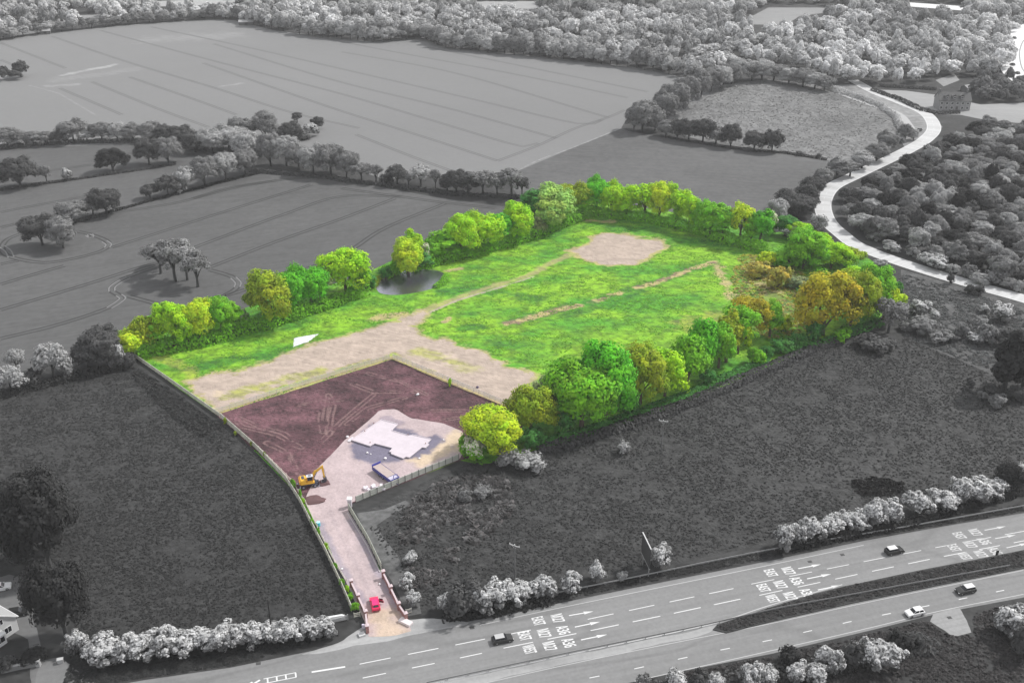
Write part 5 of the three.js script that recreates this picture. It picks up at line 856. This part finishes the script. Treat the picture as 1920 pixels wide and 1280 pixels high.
// open tipping trailer
{
  const a = [-34.54,-214.71], b = [-29.31,-208.76], h = heading(a, b), L = dist(a, b), blue = mat(0.05, 0.05, 0.22, 0.55), dk = mat(0.03, 0.03, 0.08, 0.7), o = thing('tipper_trailer', 'dark blue tipper trailer full of pale earth by the yard fence', 'trailer', [(a[0] + b[0]) / 2 + 1.0, (a[1] + b[1]) / 2 - 0.5], h), W = 2.5, hl = L / 2;
  part('side_wall', rb(L, 0.95, 0.08, 0.02, 0, 1.25, W / 2), blue, o); part('side_wall', rb(L, 0.95, 0.08, 0.02, 0, 1.25, -W / 2), blue, o);
  part('head_board', rb(0.12, 1.45, W + 0.1, 0.03, -hl, 1.5, 0), mat(0.04, 0.05, 0.35, 0.5), o); part('tail_gate', rb(0.1, 1.0, W + 0.06, 0.03, hl, 1.25, 0), mat(0.04, 0.05, 0.32, 0.5), o);
  part('floor', bx(L - 0.1, 0.16, W - 0.1, 0, 0.72, 0), dk, o); part('chassis', mg([bx(L, 0.22, 0.16, 0, 0.55, 0.5), bx(L, 0.22, 0.16, 0, 0.55, -0.5)]), dk, o);
  const ld = new THREE.PlaneGeometry(L - 1.7, W - 0.12, 22, 10).rotateX(-Math.PI / 2), lp = ld.attributes.position; for (let i = 0; i < lp.count; i++) lp.setY(i, 1.62 + 0.16 * fbm(lp.getX(i) * 1.2 + 5, lp.getZ(i) * 1.2, 3)); ld.computeVertexNormals(); part('earth_load', ld.translate(-0.75, 0, 0), mat(0.42, 0.34, 0.32, 1), o);
  part('deck', rb(1.4, 0.1, W - 0.12, 0.02, hl - 0.85, 1.58, 0), mat(0.5, 0.47, 0.58, 0.6), o); part('lift_frame', mg([bx(0.1, 0.9, 0.1, hl - 0.35, 1.9, -0.9), bx(0.1, 0.9, 0.1, hl - 0.35, 1.9, 0.2), bx(0.1, 0.1, 1.2, hl - 0.35, 2.35, -0.35)]), mat(0.04, 0.05, 0.3, 0.5), o);
  for (const x of [-1.2, 0.2]) for (const z of [-1, 1]) { const w = part('wheel', new THREE.TorusGeometry(0.34, 0.14, 8, 16), mat(0.02, 0.02, 0.025), o, [x, 0.5, z * (W / 2 - 0.15)]); part('rim', new THREE.CylinderGeometry(0.24, 0.24, 0.12, 12).rotateX(Math.PI / 2), grey(0.35, 0.5), w); }
  part('drawbar', bar([hl, 0.55, 0], [hl + 1.3, 0.5, 0], 0.14), dk, o);
}
// wheeled excavator
{
  const q = [-49.15,-208.53], yel = mat(0.75, 0.42, 0.03, 0.5), deep = mat(0.62, 0.3, 0.02, 0.5), dk = mat(0.05, 0.055, 0.09, 0.6), glass = mat(0.03, 0.035, 0.05, 0.1), gr = mat(0.3, 0.3, 0.36, 0.6), o = thing('excavator', 'yellow wheeled excavator with raised boom on dark soil', 'excavator', q, 0.3); o.scale.set(1, 1, 1);
  part('chassis', mg([rb(4.4, 0.5, 1.3, 0.1, 0, 0.85, 0), rb(1.1, 0.4, 2.2, 0.08, -1.4, 0.7, 0), rb(1.1, 0.4, 2.2, 0.08, 1.4, 0.7, 0)]), dk, o);
  for (const x of [-1.4, 1.4]) for (const z of [-1.1, 1.1]) { const w = part('wheel', new THREE.TorusGeometry(0.36, 0.17, 10, 18), mat(0.025, 0.025, 0.03), o, [x, 0.53, z]); part('rim', new THREE.CylinderGeometry(0.27, 0.27, 0.26, 14).rotateX(Math.PI / 2), gr, w); }
  part('dozer_blade', new THREE.CylinderGeometry(0.55, 0.55, 2.4, 12, 1, false, 0.4, 1.6).rotateX(Math.PI / 2).translate(1.95, 0.5, 0), gr, o);
  for (const z of [-1, 1]) { const l = part('outrigger', bar([-2.0, 0.9, z * 0.8], [-2.4, 0.25, z * 1.5], 0.22), gr, o); part('foot_pad', rb(0.6, 0.1, 0.5, 0.03, -2.45, 0.12, z * 1.55), gr, l); }
  const house = part('upper_body', mg([rb(3.3, 0.5, 2.5, 0.12, -0.3, 1.55, 0), rb(1.4, 1.0, 2.4, 0.2, -1.3, 2.1, 0), rb(1.7, 0.55, 1.1, 0.12, 0.2, 2.0, -0.65)]), yel, o); part('counterweight', rb(0.5, 0.9, 2.5, 0.18, -2.05, 1.9, 0), deep, house); part('engine_grille', rb(0.7, 0.04, 1.3, 0.015, -1.3, 2.61, -0.2), dk, house); part('exhaust', new THREE.CylinderGeometry(0.06, 0.06, 0.5, 8).translate(-1.4, 2.8, 0.7), dk, house);
  const cab = part('cab', mg([bx(0.08, 1.5, 0.08, 0.98, 2.55, 0.25), bx(0.08, 1.5, 0.08, 0.98, 2.55, 1.15), bx(0.08, 1.5, 0.08, -0.35, 2.55, 0.25), bx(0.08, 1.5, 0.08, -0.35, 2.55, 1.15), rb(1.45, 0.5, 1.0, 0.06, 0.3, 2.0, 0.7)]), deep, o); part('cab_roof', rb(1.6, 0.14, 1.15, 0.06, 0.3, 3.36, 0.7), mat(0.55, 0.55, 0.6, 0.5), cab); part('roof_hatch', rb(0.7, 0.05, 0.6, 0.02, 0.3, 3.45, 0.7), mat(0.12, 0.13, 0.17, 0.3), cab);
  for (const [w, d, x, z] of [[0.03, 0.82, 0.99, 0.7], [0.03, 0.82, -0.36, 0.7], [1.24, 0.03, 0.31, 0.26], [1.24, 0.03, 0.31, 1.16]]) part('window', bx(w, 1.0, d, x, 2.78, z), glass, cab);
  const sh = pts => { const s = new THREE.Shape(); pts.forEach((p, i) => i ? s.lineTo(...p) : s.moveTo(...p)); return s; }, ex = (pts, d) => new THREE.ExtrudeGeometry(sh(pts), { depth: d, bevelEnabled: true, bevelSize: 0.03, bevelThickness: 0.03, bevelSegments: 1 }).translate(0, 0, -d / 2);
  const boom = part('boom', ex([[0.55, 1.95], [0.9, 1.85], [2.1, 3.55], [3.5, 4.55], [3.45, 4.85], [3.2, 4.9], [1.7, 4.0], [0.5, 2.3]], 0.42), yel, o, [0, 0, -0.15]); part('boom_cylinder', mg([rod([1.1, 1.75, 0.32], [2.2, 3.75, 0.32], 0.1), rod([1.1, 1.75, -0.32], [2.2, 3.75, -0.32], 0.1)]), gr, boom); part('arm_cylinder', rod([1.9, 4.2, 0], [3.6, 5.1, 0], 0.09), gr, boom);
  const stick = part('dipper_arm', ex([[3.3, 5.0], [3.75, 5.15], [3.85, 4.4], [3.98, 1.7], [3.72, 1.6], [3.4, 4.2]], 0.34), yel, o, [0, 0, -0.15]); part('bucket_link', mg([bar([3.95, 2.3, 0], [4.25, 1.75, 0], 0.09), rod([3.98, 4.1, 0], [4.2, 2.2, 0], 0.07)]), gr, stick);
  const bk = part('bucket', ex([[3.55, 1.75], [4.15, 1.75], [4.4, 1.35], [4.25, 0.75], [3.7, 0.45], [3.2, 0.55], [3.35, 0.75], [3.75, 0.8], [3.85, 1.2]], 1.1), mat(0.06, 0.055, 0.07, 0.7), o, [0, 0, -0.15]); for (let k = 0; k < 4; k++) part('tooth', bx(0.25, 0.07, 0.1, 3.12, 0.56, -0.45 + k * 0.3), gr, bk);
}
for (const [q, r, l] of [[[-46.73,-202.62], 2.6, 'small heap of dark soil below the excavator'], [[-45.85,-209.66], 1.8, 'small heap of soil under the excavator bucket']]) { const g = new THREE.SphereGeometry(1, 24, 10, 0, 6.2832, 0, 1.5708), p = g.attributes.position; for (let i = 0; i < p.count; i++) { const k = 0.7 + 0.6 * fbm(p.getX(i) * 2.5 + r, p.getZ(i) * 2.5, 3); p.setXYZ(i, p.getX(i) * r * k, p.getY(i) * 0.55 * k, p.getZ(i) * r * 0.7 * k); } g.computeVertexNormals(); top('soil_heap', g.translate(q[0], 0.03, q[1]), mat(0.12, 0.066, 0.068, 1), l, 'soil'); }

// ---------------------------------------------------------------- vehicles
const GLASS = mat(0.015, 0.016, 0.02, 0.08), TYRE = grey(0.02), RIM = grey(0.4, 0.35, { metalness: 0.6 });
function car(at, turn, name, label, { body, roof = body, l = 4.1, w = 1.76, h = 1.5, suv = 0, door = false, tail = mat(0.25, 0.01, 0.01, 0.3), lamp = grey(0.75, 0.2), group, lift = 0 }) {
  const o = thing(name, label, 'car', at, turn, group), hl = l / 2, belt = 0.92 + suv * 0.12, P = mat(body, body, body, 0.28, {}), paintM = Array.isArray(body) ? mat(...body, 0.3) : P, roofM = roof === body ? paintM : Array.isArray(roof) ? mat(...roof, 0.3) : grey(roof, 0.3); o.position.y = lift;
  const s = new THREE.Shape(), wr = 0.36, xf = hl * 0.63, xr = -hl * 0.62; s.moveTo(-hl, 0.34); s.lineTo(xr - wr, 0.26); s.absarc(xr, 0.32, wr, Math.PI, 0, true); s.lineTo(xf - wr, 0.24); s.absarc(xf, 0.32, wr, Math.PI, 0, true); s.lineTo(hl - 0.04, 0.32); s.quadraticCurveTo(hl + 0.03, 0.55, hl - 0.08, 0.72); s.quadraticCurveTo(hl * 0.75, belt - 0.06, hl * 0.42, belt); s.lineTo(-hl * 0.9, belt + 0.04); s.quadraticCurveTo(-hl - 0.02, belt - 0.05, -hl, 0.6); s.closePath();
  part('body', new THREE.ExtrudeGeometry(s, { depth: w - 0.2, bevelEnabled: true, bevelSize: 0.07, bevelThickness: 0.1, bevelSegments: 3, curveSegments: 10 }).translate(0, 0, -(w - 0.2) / 2), paintM, o);
  const x0 = -hl * 0.94, x1 = hl * 0.46, t0 = -hl * (0.72 + 0.1 * suv), t1 = hl * 0.12, b = w / 2 - 0.1, t = w / 2 - 0.28, yb = belt - 0.02, yt = h - 0.06;
  const c = [[x0, yb, -b], [x1, yb, -b], [x1, yb, b], [x0, yb, b], [t0, yt, -t], [t1, yt, -t], [t1, yt, t], [t0, yt, t]], quad = (a, bq, cq, d, k = 0.86, out = 0.012) => { const v = [a, bq, cq, d].map(q => new THREE.Vector3(...q)), m = v.reduce((x, y) => x.clone().add(y), new THREE.Vector3()).multiplyScalar(0.25), n = v[1].clone().sub(v[0]).cross(v[3].clone().sub(v[0])).normalize(); if (n.dot(m.clone().sub(new THREE.Vector3(0, yb + 0.2, 0))) < 0) n.negate(); const g = new THREE.BufferGeometry(), P2 = []; for (const q of v) { q.sub(m).multiplyScalar(k).add(m).addScaledVector(n, out); P2.push(q.x, q.y, q.z); } g.setAttribute('position', new THREE.Float32BufferAttribute(P2, 3)); g.setAttribute('uv', new THREE.Float32BufferAttribute([0, 0, 1, 0, 1, 1, 0, 1], 2)); g.setIndex(n.dot(v[1].clone().sub(v[0]).cross(v[3].clone().sub(v[0]))) > 0 ? [0, 1, 2, 0, 2, 3] : [0, 2, 1, 0, 3, 2]); g.computeVertexNormals(); return g; };
  const cabG = mg([quad(c[0], c[1], c[5], c[4], 1, 0), quad(c[3], c[2], c[6], c[7], 1, 0), quad(c[1], c[2], c[6], c[5], 1, 0), quad(c[0], c[3], c[7], c[4], 1, 0), quad(c[4], c[5], c[6], c[7], 1, 0)]); part('cabin', cabG, paintM, o);
  part('roof', new RoundedBoxGeometry(t1 - t0 + 0.16, 0.1, 2 * t + 0.12, 3, 0.045).translate((t0 + t1) / 2, yt + 0.03, 0), roofM, o);
  part('windscreen', quad(c[1], c[2], c[6], c[5], 0.9), GLASS, o); part('rear_window', quad(c[0], c[3], c[7], c[4], 0.8), GLASS, o);
  for (const z of [0, 1]) { const A = z ? [c[3], c[2], c[6], c[7]] : [c[0], c[1], c[5], c[4]], mid = (p, q, k) => p.map((v, i) => lerp(v, q[i], k)); part('side_window', quad(A[0], mid(A[0], A[1], 0.48), mid(A[3], A[2], 0.5), A[3], 0.84), GLASS, o); part('side_window', quad(mid(A[0], A[1], 0.5), A[1], A[2], mid(A[3], A[2], 0.52), 0.84), GLASS, o); part('door_mirror', rb(0.16, 0.13, 0.2, 0.04, x1 - 0.25, belt + 0.1, (z ? 1 : -1) * (w / 2 + 0.06)), paintM, o); }
  for (const x of [xf, xr]) for (const z of [-1, 1]) { const wh = part('wheel', new THREE.TorusGeometry(0.235, 0.095, 8, 18), TYRE, o, [x, 0.33, z * (w / 2 - 0.1)]); part('rim', new THREE.CylinderGeometry(0.2, 0.2, 0.12, 14).rotateX(Math.PI / 2), RIM, wh); }
  for (const z of [-1, 1]) { part('headlight', rb(0.22, 0.15, 0.36, 0.05, hl - 0.06, 0.68, z * (w / 2 - 0.26)), lamp, o); part('tail_light', rb(0.14, 0.26, 0.22, 0.04, -hl + 0.0, 0.76, z * (w / 2 - 0.17)), tail, o); }
  part('bumper', mg([rb(0.16, 0.2, w - 0.16, 0.06, hl - 0.03, 0.36, 0), rb(0.16, 0.2, w - 0.16, 0.06, -hl - 0.01, 0.4, 0)]), grey(0.05, 0.5), o);
  if (door) { const d = part('open_door', rb(1.05, 0.62, 0.07, 0.03, -0.52, 0.6, 0), paintM, o, [0.55, 0, w / 2 + 0.02], [0, 1.1, 0]); part('door_window', bx(0.8, 0.42, 0.03, -0.48, 1.15, 0), GLASS, d); part('door_lining', rb(0.95, 0.5, 0.03, 0.012, -0.52, 0.6, -0.05), mat(0.1, 0.02, 0.03), d); }
  return o;
}
const gl = grey(0.12, 0.3);
car([-1.89,-155.62], heading([-6.26,-154.73], [4.23,-157.7]), 'car', 'black hatchback driving right beside the first lane lettering', { body: 0.025, roof: 0.42, tail: gl });
car([84.15,-183.08], heading([76.91,-181.24], [92.48,-185.7]), 'car', 'black car with pale roof driving right on the upper carriageway', { body: 0.02, roof: 0.62, h: 1.6, suv: 1, tail: gl });
car([94.71,-170.07], heading([100.97,-171.75], [88.53,-168.41]), 'car', 'black car with pale roof driving left on the lower carriageway', { body: 0.03, roof: 0.6, h: 1.6, suv: 1, tail: gl });
car([81.77,-163.25], heading([87.22,-164.84], [75.26,-161.53]), 'car', 'white small car driving left on the lower carriageway', { body: 0.7, l: 3.8, tail: gl });
car([-28.13,-165.8], heading([-27.24,-162.78], [-28.98,-169.23]), 'car', 'bright red hatchback with open door between the gate walls', { body: [0.72, 0.015, 0.1], roof: [0.8, 0.02, 0.16], l: 3.9, door: true, lift: 0.06 });
car([-107.22,-170.9], 0.35, 'car', 'white car parked beyond the house at the left edge', { body: 0.75, tail: gl, lift: 0.02 });
car([-100.4,-163.25], 0.25, 'car', 'glossy black car parked against the house', { body: 0.02, tail: gl, lift: 0.02 });
car([208.4,-523.67], heading([213.79,-519.68], [200.02,-508.03]) , 'car', 'tiny dark car on the far lane', { body: 0.04, tail: gl });
[[[363.55,-770.33], 'topmost dark car on the bright far road'], [[350.74,-743.19], 'second dark car down on the bright far road'], [[347.08,-732.08], 'third dark car down on the bright far road'], [[323.95,-680.8], 'fourth dark car down on the bright far road'], [[316.32,-656.03], 'lowest dark car on the bright far road']].forEach(([q, l]) => car(q, 1.7, 'car', l, { body: 0.04, tail: gl, group: 'cars on the far road' }));

// ---------------------------------------------------------------- poles, barriers, signs
const wood1 = grey(0.16, 0.9), steel = grey(0.32, 0.5);
function pole(at, h, label, arm = 0, turn = 0, dark = wood1) {
  const o = thing('utility_pole', label, 'pole', at, turn); part('shaft', rod([0, -0.3, 0], [0, h, 0], 0.17, 0.12, 10), dark, o);
  if (arm) { part('crossarm', rb(2.4, 0.14, 0.12, 0.02, 0, h - 0.3, 0.12), grey(0.55), o); for (const x of [-1.1, 0, 1.1]) part('insulator', new THREE.CylinderGeometry(0.07, 0.09, 0.3, 8).translate(x, h - 0.08, 0.12), grey(0.7, 0.3), o); part('stay_brace', mg([bar([-0.7, h - 0.35, 0.08], [0, h - 1.1, 0.08], 0.05), bar([0.7, h - 0.35, 0.08], [0, h - 1.1, 0.08], 0.05)]), grey(0.4), o); }
  return o;
}
const pA = [0.57,-173.79], pB = [38.09,-223.88];
pole(pA, 9.57, 'slim utility pole with crossarm behind the middle hawthorns', 1, -0.5);
pole(pB, 9.36, 'slim utility pole with pale crossarm in the dark field', 1, -0.3);
pole([-47.24,-156.51], 9.72, 'plain dark pole standing in the left hawthorn hedge', 0, 0, grey(0.015));
{ const hA = 9.57 - 0.1, hB = 9.36 - 0.1; for (const [s, l] of [[-1, 'left'], [0, 'middle'], [1, 'right']]) { const ca = [pA[0] + s * 0.9, hA, pA[1] + s * 0.5], cb = [pB[0] + s * 0.9, hB, pB[1] + s * 0.4], mid = [(ca[0] + cb[0]) / 2, (hA + hB) / 2 - 1.4, (ca[2] + cb[2]) / 2]; top('overhead_wire', new THREE.TubeGeometry(new THREE.QuadraticBezierCurve3(...[ca, mid, cb].map(v => new THREE.Vector3(...v))), 16, 0.014, 4), grey(0.05), `thin ${l} overhead wire between the two crossarm poles`, 'wire', 'overhead wires'); } }
function barrier(path, label, m = steel) {
  const o = thing('crash_barrier', label, 'barrier', path[0]), [ox, oz] = path[0], w = walk(path, 4), post = bx(0.1, 0.75, 0.14, 0, 0.3, 0);
  w.forEach(([x, z, h], i) => { part('post', post, m, o, [x - ox, 0, z - oz], [0, h, 0]); if (i + 1 < w.length) { const n = w[i + 1], L = dist([x, z], n); part('rail', mg([bx(L - 0.03, 0.13, 0.06, 0, 0.1, 0.12), bx(L - 0.03, 0.13, 0.06, 0, -0.1, 0.12), bx(L - 0.03, 0.08, 0.04, 0, 0, 0.09)]), m, o, [(x + n[0]) / 2 - ox, 0.62, (z + n[1]) / 2 - oz], [0, heading([x, z], n), 0]); } });
}
barrier(curve([[-11.05,-163.25],[0,-166.61],[24.9,-173.97],[56.42,-183.45],[89.84,-191.89],[120.76,-200.07]], 4), 'long steel crash barrier along the upper verge of the road');
barrier(curve([[-15.94,-144.24],[10.31,-151.84],[33.96,-158.46],[41.79,-160.75],[53.32,-164.36],[70.97,-168.9],[110.91,-179.07]], 4), 'long steel crash barrier down the central reservation', grey(0.24, 0.5));
{ // big direction sign seen from its edge
  const a = [29.11,-174.14], h = 7.9, b = [a[0] - 1.1, a[1] - 5.8], hd = heading(a, b), L = dist(a, b), o = thing('road_sign', 'large road sign board seen edge on above the hawthorns', 'sign', a, hd);
  part('panel', rb(L, 5.2, 0.12, 0.03, L / 2, h - 2.6, 0), grey(0.05, 0.6), o); part('top_rail', rb(L + 0.1, 0.14, 0.26, 0.04, L / 2, h + 0.05, 0), grey(0.5, 0.5), o); part('bottom_rail', rb(L + 0.1, 0.1, 0.2, 0.03, L / 2, h - 5.25, 0), grey(0.35, 0.5), o);
  for (const x of [0.9, L - 0.9]) part('post', rod([x, -0.2, 0.16], [x, h - 0.1, 0.16], 0.12, 0.12, 10), grey(0.22, 0.5), o);
}
{ const o = thing('traffic_sign', 'narrow black road sign on the island kerb', 'sign', [105.81,-181.24], 0.4); part('post', rod([0, 0, 0], [0, 2.1, 0], 0.05), grey(0.1), o); part('plate', rb(0.85, 1.3, 0.1, 0.04, 0, 1.5, 0.06), grey(0.015, 0.6), o); part('backing_rail', bx(0.7, 0.08, 0.06, 0, 1.5, -0.03), grey(0.1), o); }
[[[-7.99,-159.37], 'small dark drain cover on the near edge of the road by the black car'], [[64.81,-179.97], 'small dark drain cover at the verge right of the lettering'], [[72.56,-182.34], 'small dark drain cover further along the upper verge'], [[88.56,-162.31], 'round manhole cover in the pale entrance'], [[-48.58,-149.58], 'small dark drain cover at the bottom left road edge']].forEach(([q, l]) => { const o = thing('drain_cover', l, 'drain', q, 0.2); part('frame', bx(0.9, 0.02, 0.7, 0, 0.05, 0), grey(0.05), o); for (let k = 0; k < 4; k++) part('bar', bx(0.06, 0.02, 0.6, -0.27 + k * 0.18, 0.063, 0), grey(0.09), o); });

// ---------------------------------------------------------------- buildings
function windowOn(parent, x, y, z, ry, w = 1, h = 1.1, fm = grey(0.75, 0.6)) { const f = part('window', mg([bx(w, 0.09, 0.1, 0, h / 2, 0), bx(w, 0.09, 0.1, 0, -h / 2, 0), bx(0.09, h - 0.09, 0.1, -w / 2 + 0.045, 0, 0), bx(0.09, h - 0.09, 0.1, w / 2 - 0.045, 0, 0), bx(0.06, h - 0.09, 0.08, 0, 0, 0)]), fm, parent, [x, y, z], [0, ry, 0]); part('pane', bx(w - 0.16, h - 0.1, 0.03), GLASS, f); return f; }
function gable(l, w, e, r, over, thick = 0.16) { // two roof slopes along x
  const sl = Math.hypot(w / 2 + over, (r - e) * (w / 2 + over) / (w / 2)), a = Math.atan2(r - e, w / 2), list = []; for (const s of [-1, 1]) { const g = new THREE.BoxGeometry(l + 2 * over, thick, sl); g.translate(0, thick / 2, sl / 2); g.rotateX(a); if (s < 0) g.rotateY(Math.PI); list.push(g.translate(0, r, 0)); } return mg(list);
}
function gableWall(l, w, e, r) { const s = new THREE.Shape(); s.moveTo(-w / 2, 0); s.lineTo(w / 2, 0); s.lineTo(w / 2, e); s.lineTo(0, r - 0.02); s.lineTo(-w / 2, e); return new THREE.ExtrudeGeometry(s, { depth: l, bevelEnabled: false }).rotateY(Math.PI / 2).translate(-l / 2, 0, 0); }
{ // far house with dormers
  const o = thing('country_house', 'large dark roofed house with dormers behind the far lane', 'house', [242.58,-570.16], -0.06), wall = grey(0.26), dk = grey(0.1);
  part('wall', gableWall(17, 9, 5.4, 9), wall, o); const rf = part('roof', gable(17, 9, 5.4, 9.02, 0.35), dk, o); for (const x of [-7.6, 7.2]) part('chimney', rb(0.9, 2, 1.2, 0.04, x, 9.6, 0), grey(0.14), rf);
  for (const x of [-4.5, -0.5, 3.5]) { const d = part('dormer', mg([bx(1.9, 1.7, 2.2, x, 6.9, 2.9), gable(2, 2.2, 7.7, 8.5, 0.12, 0.1).rotateY(Math.PI / 2).translate(x, 0, 2.9)]), grey(0.13), o); windowOn(d, x, 6.95, 4.02, 0, 1.2, 1.0); }
  for (let k = 0; k < 6; k++) { windowOn(o, -7 + k * 2.8, 3.9, 4.53, 0, 1.3, 1.3); if (k !== 3) windowOn(o, -7 + k * 2.8, 1.5, 4.53, 0, 1.3, 1.5); } part('door', bx(1.2, 2.2, 0.1, 1.4, 1.1, 4.53), dk, o);
}
for (const [q, l, turn, L, label] of [[[-204.84,-825.84], 0.34, 0.1, 11, 'low pale roofed barn at the far edge of the wide field'], [[22.24,-710.76], 0.34, -0.15, 9, 'low pale roofed shed against the far woods'], [[-345.07,-788.75], 0.34, 0.3, 7, 'small pale shed at the far left field corner'], [[267.71,-611.07], 0.3, 0.5, 7, 'small pale roofed outbuilding behind the far house']]) { const o = thing('farm_shed', label, 'shed', q, turn); part('wall', gableWall(L, 5, 2.4, 3.6), grey(0.12), o); part('roof', gable(L, 5, 2.4, 3.62, 0.3), grey(l), o); part('door', bx(2, 2, 0.1, 0, 1, 2.53), grey(0.06), o); }
{ // house cut by the bottom left corner
  const c = [-101.67,-158.01], o = thing('corner_house', 'pale gabled house with dormer and bay cut by the left edge', 'house', [c[0] - 2.2, c[1] - 0.4], -0.55), wall = grey(0.5), tile = grey(0.34);
  part('wall', gableWall(9, 6.6, 3.4, 6), wall, o); part('roof', gable(9, 6.6, 3.4, 6.02, 0.3), tile, o);
  part('gable_trim', mg([bar([4.83, 3.35, 3.6], [4.83, 6.2, 0], 0.1, 0.22), bar([4.83, 3.35, -3.6], [4.83, 6.2, 0], 0.1, 0.22)]), grey(0.75), o);
  const d = part('dormer', mg([bx(2, 1.6, 2.2, 1.2, 4.6, 2.2), gable(2.2, 2.3, 5.4, 6.2, 0.15, 0.1).rotateY(Math.PI / 2).translate(1.2, 0, 2.2)]), wall, o); windowOn(d, 1.2, 4.65, 3.33, 0, 1.5, 1.1);
  windowOn(o, 4.52, 1.6, -1.2, Math.PI / 2, 1.6, 1.4); windowOn(o, 4.52, 4.2, 0, Math.PI / 2, 1.3, 1.2); windowOn(o, -1.5, 1.6, 3.33, 0, 1.8, 1.4); windowOn(o, 2.4, 1.6, 3.33, 0, 1.8, 1.4);
  const b = part('bay', mg([bx(1.3, 2.4, 2.4, 5.1, 1.2, 1.4), rb(1.6, 0.14, 2.8, 0.03, 5.15, 2.46, 1.4)]), grey(0.72), o); windowOn(b, 5.77, 1.45, 1.4, Math.PI / 2, 2.0, 1.3);
  const eave = part('gutter', mg([rod([-4.8, 3.28, 3.72], [4.8, 3.28, 3.72], 0.09), rod([-4.8, 3.28, -3.72], [4.8, 3.28, -3.72], 0.09)]), grey(0.75), o); part('downpipe', rod([4.4, 0, 3.45], [4.4, 3.2, 3.45], 0.05), grey(0.7), eave);
}
{ const p = [[-96.67,-147.08], [-93.7,-148.18], [-90.39,-149.02]], o = thing('garden_wall', 'pale low stone garden wall at the bottom left', 'wall', p[0]); for (let i = 0; i < 2; i++) { const L = dist(p[i], p[i + 1]), w = part('wall', bx(L, 1.1, 0.4, 0, 0.5, 0), grey(0.2), o, [(p[i][0] + p[i + 1][0]) / 2 - p[0][0], 0, (p[i][1] + p[i + 1][1]) / 2 - p[0][1]], [0, heading(p[i], p[i + 1]), 0]); part('coping', rb(L, 0.14, 0.6, 0.04, 0, 1.1, 0), grey(0.34), w); } part('end_pillar', rb(0.8, 1.5, 0.8, 0.06, p[2][0] - p[0][0], 0.7, p[2][1] - p[0][1]), grey(0.33), o); }
{ const q = [-86.54,-149.86], o = thing('gate_stone', 'pale stone gate block right of the house drive', 'stone', q, 0.3); part('block', rb(1.1, 0.9, 0.7, 0.12, 0, 0.42, 0), grey(0.36), o); part('cap', rb(1.2, 0.12, 0.8, 0.04, 0, 0.9, 0), grey(0.42), o); }

console.log('plants', treeCount, 'wood', wood.length);
renderer.render(scene, camera);
